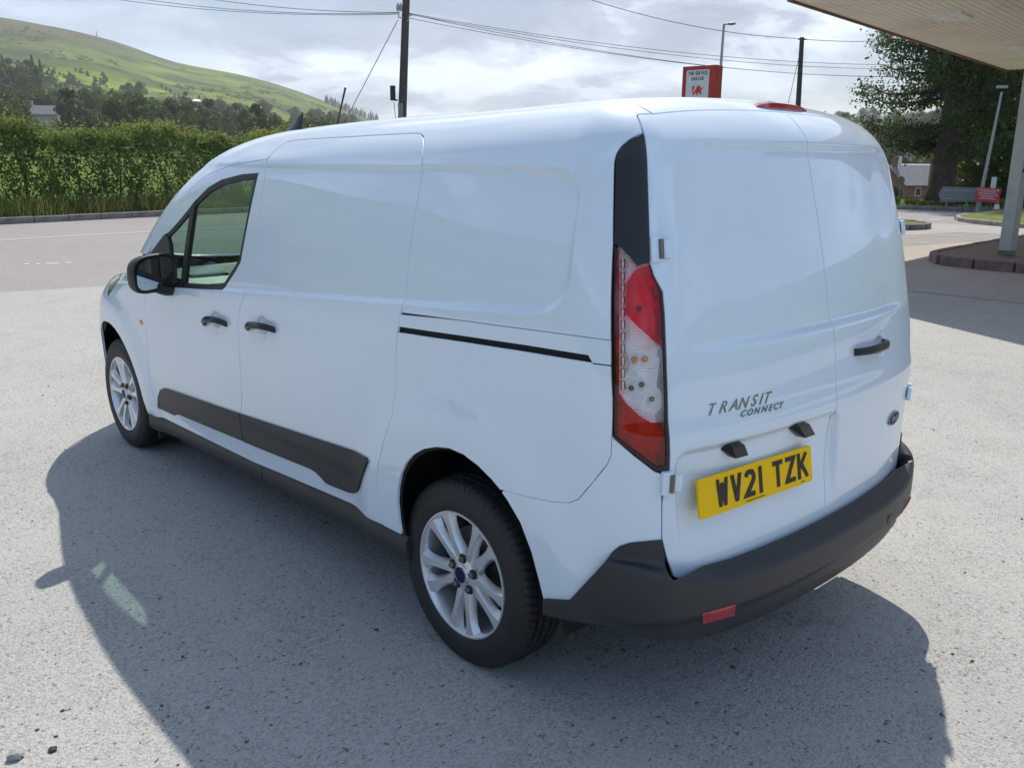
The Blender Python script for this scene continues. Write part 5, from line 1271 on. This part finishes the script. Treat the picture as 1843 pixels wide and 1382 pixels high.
for (u, v_) in ((716, 12), (721, 12)):
    mb = MB(); mb.tube([on1(u, v_+9, 35.8), on1(u, v_+4, 35.8), on1(u, v_-1, 35.8), on1(u, v_-6, 35.8)], [.03, .07, .06, .02], 10); mb.obj('insulator', M_GALV, pole1, True, 50)
mb = MB(); mb.tube([on1(718, 26, 35.8), on1(717, 32, 35.8), on1(726, 33, 35.8)], .025, 6); mb.obj('cable_bracket', M_GALV, pole1)
mb = MB(); mb.tube([on1(733, 40, 35.8), on1(737, 29, 35.8), on1(745, 27, 35.8)], .02, 6); mb.obj('stay_bracket', M_GALV, pole1)
fitting(pole1, 'pole_plate', on1(721, 201, 35.82), (.20, .02, .62), M_SGREY, Matrix.Rotation(-YAW, 3, 'Z'))
pole2, pg2, pt2 = line_pole(1432, 300, 45, 68, 11.5, 'thin dark wooden utility pole beyond the red garage sign', .125)
mb = MB(); q1 = Vector(at_depth(1436, 71, 45))-Vector(pole2.location); q2 = Vector(at_depth(1452, 71.5, 45))-Vector(pole2.location); mb.tube([q1, q2], .035, 6); mb.obj('cross_pin', M_PLASTD, pole2)
def wire(a, b, sag, label, r_=.013, n_=26):
    a, b = Vector(a), Vector(b); pts = [a+(b-a)*(k/(n_-1))-Vector((0, 0, sag*4*(k/(n_-1))*(1-k/(n_-1)))) for k in range(n_)]
    mb = MB(); mb.tube(pts, r_, 5); o = mb.obj('overhead_wire', M_WIRE, None, True); tag(o, label, 'wire', 'overhead wires'); return o
D_ = at_depth
for (ua, va, da, ub, vb, db, sg, lb) in (
        (735, 24.5, W_A, 2000, 92, 70, 1.3, 'upper phone wire strung from the thick pole towards the tree'),
        (735, 26, W_A, 2000, 97, 70, 1.4, 'middle phone wire strung from the thick pole towards the tree'),
        (735, 25.5, W_A, 2000, 102, 70, 1.7, 'lower phone wire strung from the thick pole towards the tree'),
        (735, 33, W_A, 2000, 110, 70, 1.5, 'lowest phone wire strung from the thick pole towards the tree'),
        (719, 24, W_A, 190, -12, 46, .3, 'upper wire leaving the thick pole over the hedge'),
        (719, 26, W_A, 150, -10, 46, .3, 'lower wire leaving the thick pole over the hedge'),
        (719, 23, W_A, 300, -14, 40, .2, 'topmost wire leaving the thick pole over the hedge'),
        (1437, 70, 45, 900, -60, 38, .55, 'wire slanting down to the top of the thin pole'),
        (1450, 71.5, 45, 1760, 50, 62, .35, 'wire leading from the thin pole behind the canopy')):
    wire(D_(ua, va, da), D_(ub, vb, db), sg, lb, .011 if da < 44 else .014)
g0 = D_(717, 35, W_A); gq = gp(585, 330, 0)
w1 = wire(g0, D_(590, 278, 33), .0, 'taut stay wire slanting down from the thick pole', .014)
wire(D_(1440, 95, 45), D_(1395, 290, 43), .0, 'taut stay wire slanting down from the thin pole', .014)
def lamp_post(u, dist, top_v, lean, label, r0, arm=None):
    g_ = at_depth(u, 300, dist); g_[2] = min(0.0, float(terr(np.array([g_[0]]), np.array([g_[1]]))[0])); tp = at_depth(u+lean, top_v, dist); root = empty('street_lamp', g_); tag(root, label, 'street lamp'); t = Vector(tp-g_)
    mb = MB(); mb.tube([(0, 0, 0), t*.22, t*.221, t], [r0*1.5, r0*1.5, r0, r0*.62], 12); mb.obj('post', M_GALV, root, True, 50)
    if arm:
        e = Vector(at_depth(u+lean+arm, top_v-1, dist))-Vector(g_); mb = MB(); mb.tube([t, t+(e-t)*.4], [.04, .035], 8); mb.obj('lamp_arm', M_GALV, root, True, 50)
        hd_ = MB(); c = t+(e-t)*.68; d = (e-t); a_ = math.atan2(d.y, d.x); bm = bmesh.new(); bmesh.ops.create_uvsphere(bm, u_segments=14, v_segments=8, radius=1)
        for w_ in bm.verts: w_.co = Vector((w_.co[0]*d.length*.42, w_.co[1]*.13, w_.co[2]*.055))
        hd_.bm(bm, c, Matrix.Rotation(a_, 3, 'Z')); hd_.obj('lamp_head', M_SGREY, root, True)
    return root
lamp_post(1283, 38, 44, 20, 'slim grey street lamp with a short curved head beside the garage sign', .075, 20)
lp2 = lamp_post(1770, 36.5, 166, 33, 'pale street lamp post rising in front of the big tree', .062, None)
tpz = Vector(at_depth(1803, 160, 36.5))-Vector(lp2.location); mb = MB(); mb.box(tpz+Vector((0, 0, .05)), (.36, .16, .10), Matrix.Rotation(-YAW, 3, 'Z'), .03); mb.obj('lamp_head', M_GALV, lp2)
# ------------------------------------------------------------------ garage sign
SD = 18.0; sc_ = at_depth(1255, 293, SD); face = Vector(CAMP-sc_); face.z = 0; face.normalize(); sa = math.atan2(face.y, face.x)-math.radians(27)
sign = empty('garage_sign', (sc_[0], sc_[1], 0), sa+math.pi/2); tag(sign, 'red framed garage sign with white panel, lettering and red dragon emblem', 'sign')
top_z = at_depth(1250, 120, SD)[2]; SW, SDp, SH = .70, .28, 1.7
mb = MB(); mb.box((0, 0, top_z-SH/2), (SW, SDp, SH), None, .012); mb.obj('sign_box', M_SRED, sign)
mb = MB()
for sx in (-1, 1): 
    mb = MB(); mb.box((sx*.24, 0, (top_z-SH)/2), (.09, .09, top_z-SH)); mb.obj('sign_post', M_GALV, sign)
mb = MB(); mb.prism(rrect(.475, 1.45, .03), 0, .008, lambda a, b, h: (a-.02, -SDp/2-h, top_z-.075-.725+b)); mb.obj('sign_panel', simple('panel_white', (.60, .63, .64), .4, var=.05), sign)
def sign_word(t, z, w_, h_, mt):
    word(t, (-.02-w_/2, -SDp/2-.0085, z), (-.02+w_/2, -SDp/2-.0085, z), h_, 'sign_letter', mt, sign, F=None, n=(0, -1, 0), shear=0, lift=.001, bold=.022)
sign_word('THE SERVICE', top_z-.165, .40, .062, M_BLK); sign_word('GARAGE', top_z-.262, .26, .062, M_BLK); sign_word('GARE L', top_z-.70, .25, .06, M_BLK)
dr = [(0, 18), (8, 14), (6, 22), (12, 30), (22, 34), (30, 26), (36, 40), (50, 62), (46, 74), (56, 70), (60, 88), (68, 76), (80, 92), (82, 76), (94, 80), (86, 66), (88, 50), (96, 58), (108, 76), (112, 66), (106, 50), (94, 36), (100, 24), (96, 12), (104, 4), (88, 2), (86, 16), (76, 24), (66, 16), (70, 4), (52, 2), (54, 16), (44, 22), (30, 12), (32, 2), (14, 2), (20, 14), (14, 24), (8, 34), (4, 50), (10, 70), (2, 76), (14, 84), (28, 80), (30, 64), (22, 46), (16, 40), (10, 30)]
mb = MB()
q = np.array(dr, float); q = (q-np.array([56, 46]))*.0021
vs, _, fs, *_r = delaunay_2d_cdt([Vector(p_) for p_ in q], [(i, (i+1) % len(q)) for i in range(len(q))], [], 1, 1e-6)
mb.add([(-.02+v.x, -SDp/2-.0105, top_z-.44+v.y) for v in vs], [tuple(f_) for f_ in fs]); mb.obj('dragon_emblem', simple('emblem_red', (.55, .03, .02), .5), sign)
# ------------------------------------------------------------------ far side of the junction
def local(u, v_, dist): return Vector(at_depth(u, v_, dist))
red = gp(1771, 384.5); ra = math.atan2(CAMP[1]-red[1], CAMP[0]-red[0])+math.pi/2
rsg = empty('roadworks_sign', (red[0]+.4, red[1]+.1, .13), ra); tag(rsg, 'red temporary road sign with white lettering on a low frame', 'sign')
mb = MB(); mb.box((0, 0, .50), (.78, .03, .50), Matrix.Rotation(math.radians(-6), 3, 'X')@Matrix.Rotation(math.radians(4), 3, 'Y'), .01); mb.obj('sign_plate', simple('sign_crimson', (.50, .03, .05), .5), rsg)
for i in range(6):
    mb = MB(); mb.box((0, -.022-.004*i*0-.0, .68-.062*i), ((.70, .5, .6, .66, .45, .55)[i], .008, .018), Matrix.Rotation(math.radians(4), 3, 'Y')); o = mb.obj('sign_text_line', M_WHITE, rsg); o.location.y = (i-2.5)*-.0065-.004
for sx in (-.3, .3): mb = MB(); mb.tube([(sx, .05, 0), (sx, 0, .75)], .018, 6); mb.obj('leg', M_GALV, rsg)
cq = gp(1792, 385.5); cone = empty('traffic_cone', (cq[0], cq[1], 0.0)); tag(cone, 'orange and white traffic cone beside the red sign', 'cone'); M_OR = simple('cone_orange', (.62, .06, .02), .5)
mb = MB(); mb.box((0, 0, .02), (.30, .30, .04), None, .01); mb.obj('base', M_OR, cone)
for nm, z0, z1, r0, r1, mt in (('lower_band', .04, .18, .115, .092, M_OR), ('white_band', .18, .33, .092, .066, M_WHITE), ('tip', .33, .52, .066, .03, M_OR)): mb = MB(); mb.tube([(0, 0, z0), (0, 0, z1)], [r0, r1], 16); mb.obj(nm, mt, cone, True, 50)
# direction sign seen from behind
dg = empty('direction_sign', tuple(at_depth(1720, 366, 37)*np.array([1, 1, 0])), -YAW-.35); tag(dg, 'grey back of an arrow-ended direction sign below the big tree', 'sign')
z_ = at_depth(1720, 350, 37)[2]; mb = MB(); mb.prism([(-.62, 0), (-.50, .27), (.68, .25), (.68, -.26), (-.50, -.29)], -.012, .012, lambda a, b, h: (a, h, b+z_)); mb.obj('sign_plate', M_SGREY, dg)
for sx in (-.3, .38): mb = MB(); mb.tube([(sx, .04, -.1), (sx, .04, z_+.25)], .04, 8); mb.obj('sign_post', M_SGREY, dg)
for zz in (-.16, .14): mb = MB(); mb.box((.08, -.022, z_+zz), (1.1, .02, .04)); mb.obj('sign_rail', M_GALV, dg)
rs_ = empty('round_sign', tuple(at_depth(1620, 340, 40)*np.array([1, 1, 0])), -YAW-.4); tag(rs_, 'small round sign on a thin post in front of the slate-roofed bungalow', 'sign')
z_ = at_depth(1622, 325, 40)[2]; mb = MB(); mb.prism([(.14*math.cos(k*.2618), .17*math.sin(k*.2618)) for k in range(24)], -.01, .01, lambda a, b, h: (a, h, b+z_)); mb.obj('disc', simple('faded_ochre', (.17, .15, .07), .6), rs_)
mb = MB(); mb.tube([(0, .03, -.1), (0, .03, z_+.15)], .03, 8); mb.obj('post', M_SGREY, rs_)
ws_ = empty('white_notice', tuple(at_depth(1787, 340, 37.5)*np.array([1, 1, 0])), -YAW-.3); tag(ws_, 'narrow white notice board on a post behind the red sign', 'sign'); z_ = at_depth(1787, 331, 37.5)[2]
mb = MB(); mb.box((0, 0, z_), (.17, .03, .48), None, .006); mb.obj('board', M_WHITE, ws_); mb = MB(); mb.tube([(0, .03, 0), (0, .03, z_)], .03, 8); mb.obj('post', M_SGREY, ws_)
# low clipped hedge strip behind the far kerb
lowp = [q for q in FARK if q[0] > 27 and q[1] > 6]; rs = np.random.RandomState(9)
def strip_foliage(name, pts, d0, d1, h, n, leaf, mat, label):
    P = [np.array(q, float) for q in pts]; cu_ = np.concatenate([[0], np.cumsum([np.linalg.norm(P[i+1]-P[i]) for i in range(len(P)-1)])]); s = rs.uniform(0, cu_[-1], n); i = np.clip(np.searchsorted(cu_, s)-1, 0, len(P)-2); A = np.array(P); t = ((s-cu_[i])/(cu_[i+1]-cu_[i]))[:, None]
    q = A[i]*(1-t)+A[i+1]*t; d = A[i+1]-A[i]; d /= np.linalg.norm(d, axis=1, keepdims=True); nn = np.stack([-d[:, 1], d[:, 0]], -1); q = q+nn*rs.uniform(d0, d1, (n, 1)); z = .12+h*(.7+.3*np.sin(s*2.1))*rs.uniform(0, 1, n)**.5
    v, f = leaves(np.c_[q, z], leaf, rs, .2); r_ = empty(name); tag(r_, label, 'hedge'); o = fast_mesh('foliage', v, f, mat, r_); o['kind'] = 'stuff'; return r_
M_BOX = leaf_mat('bright_hedge', (.08, .12, .02), (.13, .18, .03), (.19, .24, .045), .3)
strip_foliage('low_hedge', lowp, 1.0, 1.9, .42, 9000, .09, M_BOX, 'low bright green hedge strip along the far side of the junction')
strip_foliage('garden_hedge', [(35.5, 20), (37, 15.5)], 0, 1.2, .75, 4000, .1, M_LF[1], 'darker garden hedge below the slate-roofed bungalow')
# houses
def house(name, u, v_base, dist, w_, dp, wall_h, roof_h, rz, wallm, roofm, label, lights=(), white_roof=False):
    b = at_depth(u, v_base, dist); r_ = empty(name, b, rz); tag(r_, label, 'house'); mb = MB(); mb.box((0, 0, wall_h/2), (w_, dp, wall_h)); wo_ = mb.obj('wall', wallm, r_)
    mb = MB(); e = .3; v = [(-w_/2-e, -dp/2-e, wall_h-.1), (w_/2+e, -dp/2-e, wall_h-.1), (w_/2+e, 0, wall_h+roof_h), (-w_/2-e, 0, wall_h+roof_h), (-w_/2-e, dp/2+e, wall_h-.1), (w_/2+e, dp/2+e, wall_h-.1)]
    th = .12; v2 = [(x, y, z-th) for x, y, z in v]; mb.add(v+v2, [(0, 1, 2, 3), (3, 2, 5, 4), (9, 8, 7, 6), (10, 11, 8, 9), (0, 6, 7, 1), (4, 5, 11, 10), (0, 3, 9, 6), (3, 4, 10, 9), (1, 7, 8, 2), (2, 8, 11, 5)]); ro = mb.obj('roof', roofm, r_)
    mb = MB(); mb.add([(-w_/2, -dp/2, wall_h), (-w_/2, dp/2, wall_h), (-w_/2, 0, wall_h+roof_h-.1), (w_/2, -dp/2, wall_h), (w_/2, dp/2, wall_h), (w_/2, 0, wall_h+roof_h-.1)], [(0, 2, 1), (3, 4, 5)])
    for gi in (0, 1): mesh_obj('gable', mb.v[gi*3:gi*3+3], [(0, 2, 1) if gi == 0 else (0, 1, 2)], wallm, r_)
    for cx in (-w_*.42, w_*.42)[:2 if w_ > 7 else 1]: mb = MB(); mb.box((cx, 0, wall_h+roof_h+.35), (.6, .6, 1.3), None, .03); mb.obj('chimney', wallm, ro)
    for (wx, wz) in lights:
        mb = MB(); mb.box((wx, -dp/2-.02, wz), (.9, .06, 1.0), None, .01); wn_ = mb.obj('window', M_WHITE, r_); mb = MB(); mb.box((wx, -dp/2-.055, wz), (.74, .02, .84)); mb.obj('pane', M_PLASTD, wn_)
    return r_
M_SLATE = simple('slate', (.15, .15, .165), .6, var=.2, vscale=2); M_SLATE2 = simple('pale_sheet_roof', (.55, .55, .54), .5, var=.05); M_BRICK = simple('red_brick', (.22, .09, .06), .9, var=.25, vscale=3); M_REND = simple('render_grey', (.33, .32, .30), .9, var=.15); M_REND2 = simple('render_white', (.62, .61, .58), .9, var=.1)
house('bungalow', 1640, 360, 125, 8.0, 6.0, 2.0, 2.3, math.radians(20)-YAW, M_BRICK, M_SLATE, 'brick bungalow with grey slate roof below the big tree', ((-2, 1.1), (1.5, 1.1)))
house('garden_shed', 1643, 352, 138, 7.0, 5, 2.4, 1.9, math.radians(14)-YAW, M_REND2, M_SLATE2, 'pale sheet-roofed building right behind the brick bungalow')
house('white_cottage', 1622, 322, 190, 7, 6, 3.0, 2.6, math.radians(65)-YAW, M_REND2, M_SLATE, 'white gabled cottage higher up behind the bungalow', ((-1.5, 1.5), (1.5, 1.5)))
house('brick_house', 1812, 386, 62, 7.0, 6, 4.6, 2.4, math.radians(8)-YAW, simple('orange_brick', (.26, .13, .08), .9, var=.25, vscale=2), M_SLATE, 'orange brick house half hidden beyond the canopy pillar', ((-2.2, 1.4), (1.0, 1.4)))
def far_house(u, v_, dist, **k):
    return house('farmhouse', u, v_, dist, **k)
far_house(84, 232, 240, w_=6.2, dp=5, wall_h=3.2, roof_h=2.0, rz=-YAW-math.radians(12)+.45, wallm=M_REND, roofm=M_SLATE, label='old stone farmhouse with slate roof and end chimneys beyond the hedge')
house('field_barn', 203, 238, 190, 3.4, 3, 1.2, .8, -YAW+.5, M_REND, M_SLATE, 'small low slate-roofed barn beyond the hedge')
house('hill_cottage', 353, 187, 420, 3, 3, 1.0, .8, -YAW+.6, M_REND2, M_SLATE2, 'tiny white cottage among the distant trees')
# hilltop masts
for (u, vt, vb, dist, lb, nm) in ((1559, 180, 214, 700, 'thin lattice radio mast on the wooded skyline', 'radio_mast'), (174.5, 57, 68, 1000, 'small marker post standing on the bare hilltop', 'hill_marker')):
    tp = at_depth(u, vt, dist); bt = at_depth(u, vb, dist); r_ = empty(nm, (bt[0], bt[1], bt[2]-3)); tag(r_, lb, 'mast'); h = tp[2]-bt[2]+3; mb = MB()
    for k in range(3): a = k*2.094; mb.tube([(1.1*math.cos(a), 1.1*math.sin(a), 0), (.2*math.cos(a), .2*math.sin(a), h)], .16, 5)
    mb.obj('tower', M_GALV, r_)
    for k in range(6): z_ = h*(k+.5)/6; mb = MB(); s_ = 1.1-.9*(k+.5)/6; mb.tube([(s_*math.cos(j*2.094), s_*math.sin(j*2.094), z_+(j % 2)*.8) for j in range(4)], .09, 4); mb.obj('brace', M_GALV, r_)
# ------------------------------------------------------------------ the big redwood and its neighbours
def redwood(u, dist, h, wd, seed, n=76000):
    b = at_depth(u, 300, dist); zb = float(terr(np.array([b[0]]), np.array([b[1]]))[0]); r_ = empty('redwood_tree', (b[0], b[1], zb)); rs = np.random.RandomState(seed)
    mb = MB(); mb.tube([(0, 0, -.3), (.03, 0, .8), (.08, .0, 3), (.10, 0, h*.5), (0, 0, h)], [.82, .52, .42, .28, .05], 16); mb.obj('trunk', simple('redwood_bark', (.085, .058, .045), .95, var=.4, vscale=4, bmp=1, bscale=9, bdist=.08), r_, True)
    br = MB(); P = []
    for i in range(120):
        t = rs.uniform(.17, .99); z = h*t; a = rs.uniform(0, 2*math.pi); L = wd*(1-.62*t)*rs.uniform(.5, 1.12); dr_ = -.20+.35*t
        d = np.array([math.cos(a), math.sin(a), 0]); pts = [np.array([0, 0, z])+d*L*k+np.array([0, 0, L*(dr_*k*1.4+.30*max(0, k-.55)**1.3*2.0)]) for k in (0, .35, .7, 1.0)]
        br.tube([tuple(q) for q in pts], [.085, .06, .035, .012], 5)
        m_ = int(n/120*(.5+L/wd)); k = rs.uniform(.22, 1.04, m_); base = np.stack([np.interp(k, (0, .35, .7, 1.0), [q[j] for q in pts]) for j in range(3)], -1)
        cl = np.round(k*7)/7; sd_ = rs.normal(0, 1, (m_, 3))*np.array([.30, .30, .24])*(.45+.6*k[:, None]); P.append(base+sd_+np.c_[np.zeros((m_, 2)), -.12*np.abs(rs.normal(size=m_))])
    br.obj('limb', M_BARK, r_, True)
    P = np.concatenate(P); v, f = leaves(P, .125, rs, .1); fast_mesh('crown', v, f, M_CON, r_); return r_
tag(redwood(1700, 43, 15.5, 4.9, 3), 'huge dark redwood tree with a thick trunk beyond the junction', 'tree')
def bush(u, v_, dist, h, wd, kind, label, grp=None, zoff=0):
    b = at_depth(u, v_, dist); z = float(terr(np.array([b[0]]), np.array([b[1]]))[0]); o = plant(kind, b[0], b[1], h/(BASEH+[12, 13])[kind], random.uniform(0, 6), label, grp, z-.3); o.scale = (wd, wd, o.scale[2]); return o
bush(1775, 330, 50, 7.5, 1.0, 1, 'pale green spreading tree right of the redwood trunk'); bush(1805, 330, 54, 7.5, .9, 0, 'green tree filling the gap behind the lamp post'); bush(1760, 340, 46, 2.2, .35, 4, 'small dark shrub beside the grey direction sign')
bush(1745, 330, 75, 10, .8, 0, 'mid green tree showing under the redwood limbs'); bush(1850, 300, 48, 13, 1.0, 0, 'tall green tree behind the canopy pillar'); bush(1605, 345, 150, 8, .8, 2, 'leafy tree half hidden by the van rear corner'); bush(1660, 330, 170, 7, .8, 1, 'rounded garden tree behind the bungalow')
scatter(26, 1500, 1760, 210, 420, 8, 13, [0, 1, 2, 3], '@ on the green slope seen past the redwood', 'trees on the far slope')
scatter(46, 1420, 1900, 520, 820, 9, 14, [0, 2, 3], '@ on the far wooded hill behind the van', 'trees on the far wooded hill')
# ------------------------------------------------------------------ loose chippings on the forecourt
rs = np.random.RandomState(3); n = 260; P = []
for _ in range(n):
    u, v_ = rs.uniform(-40, 1880), rs.uniform(560, 1420); q = gp(u, v_); P.append((q[0], q[1], .006))
P = np.array(P); r_ = .002+.006*rs.uniform(0, 1, n)**3.5; ico = bmesh.new(); bmesh.ops.create_icosphere(ico, subdivisions=1, radius=1); iv = np.array([v.co[:] for v in ico.verts]); jf = np.array([[v.index for v in f.verts] for f in ico.faces]); ico.free()
jit = 1+rs.uniform(-.3, .3, (n, len(iv), 1)); v = (iv[None]*jit*r_[:, None, None]*np.array([1.2, .9, .6])+P[:, None]).reshape(-1, 3); f = (jf[None]+(np.arange(n)*len(iv))[:, None, None]).reshape(-1, 3)
tag(fast_mesh('loose_chippings', v, f, simple('chippings', (.10, .10, .10), .9, var=.7, vscale=3)), 'loose stone chippings scattered over the forecourt', 'gravel', kind='stuff')
st = [(30, 1366, .022, .30), (96, 1352, .012, .05)]
for k, (u, v_, r0, c) in enumerate(st):
    q = gp(u, v_); bm = bmesh.new(); bmesh.ops.create_icosphere(bm, subdivisions=2, radius=r0)
    for w_ in bm.verts: w_.co *= 1+random.uniform(-.25, .25); w_.co.z *= .6
    mb = MB(); mb.bm(bm, (q[0], q[1], .004+r0*.45)); tag(mb.obj('stone', simple('stone_%d' % k, (c, c, c), .9, var=.2)), ('pale angular stone lying on the forecourt', 'small dark stone lying beside the paler stone')[k], 'stone')

# ------------------------------------------------------------------ haze over the valley
hzm = bpy.data.materials.new('valley_haze'); hzm.use_nodes = True; nt = hzm.node_tree
for n in list(nt.nodes): nt.nodes.remove(n)
ho = nt.nodes.new('ShaderNodeOutputMaterial'); pv = nt.nodes.new('ShaderNodeVolumePrincipled'); pv.inputs['Color'].default_value = (.93, .95, 1, 1); pv.inputs['Density'].default_value = 0.00030; pv.inputs['Anisotropy'].default_value = .25
nt.links.new(pv.outputs[0], ho.inputs['Volume'])
mb = MB(); mb.box((0, 0, 95), (3400, 3400, 240)); hz_ = mb.obj('haze', hzm); tag(hz_, 'thin haze hanging in the valley air', 'haze', kind='stuff')
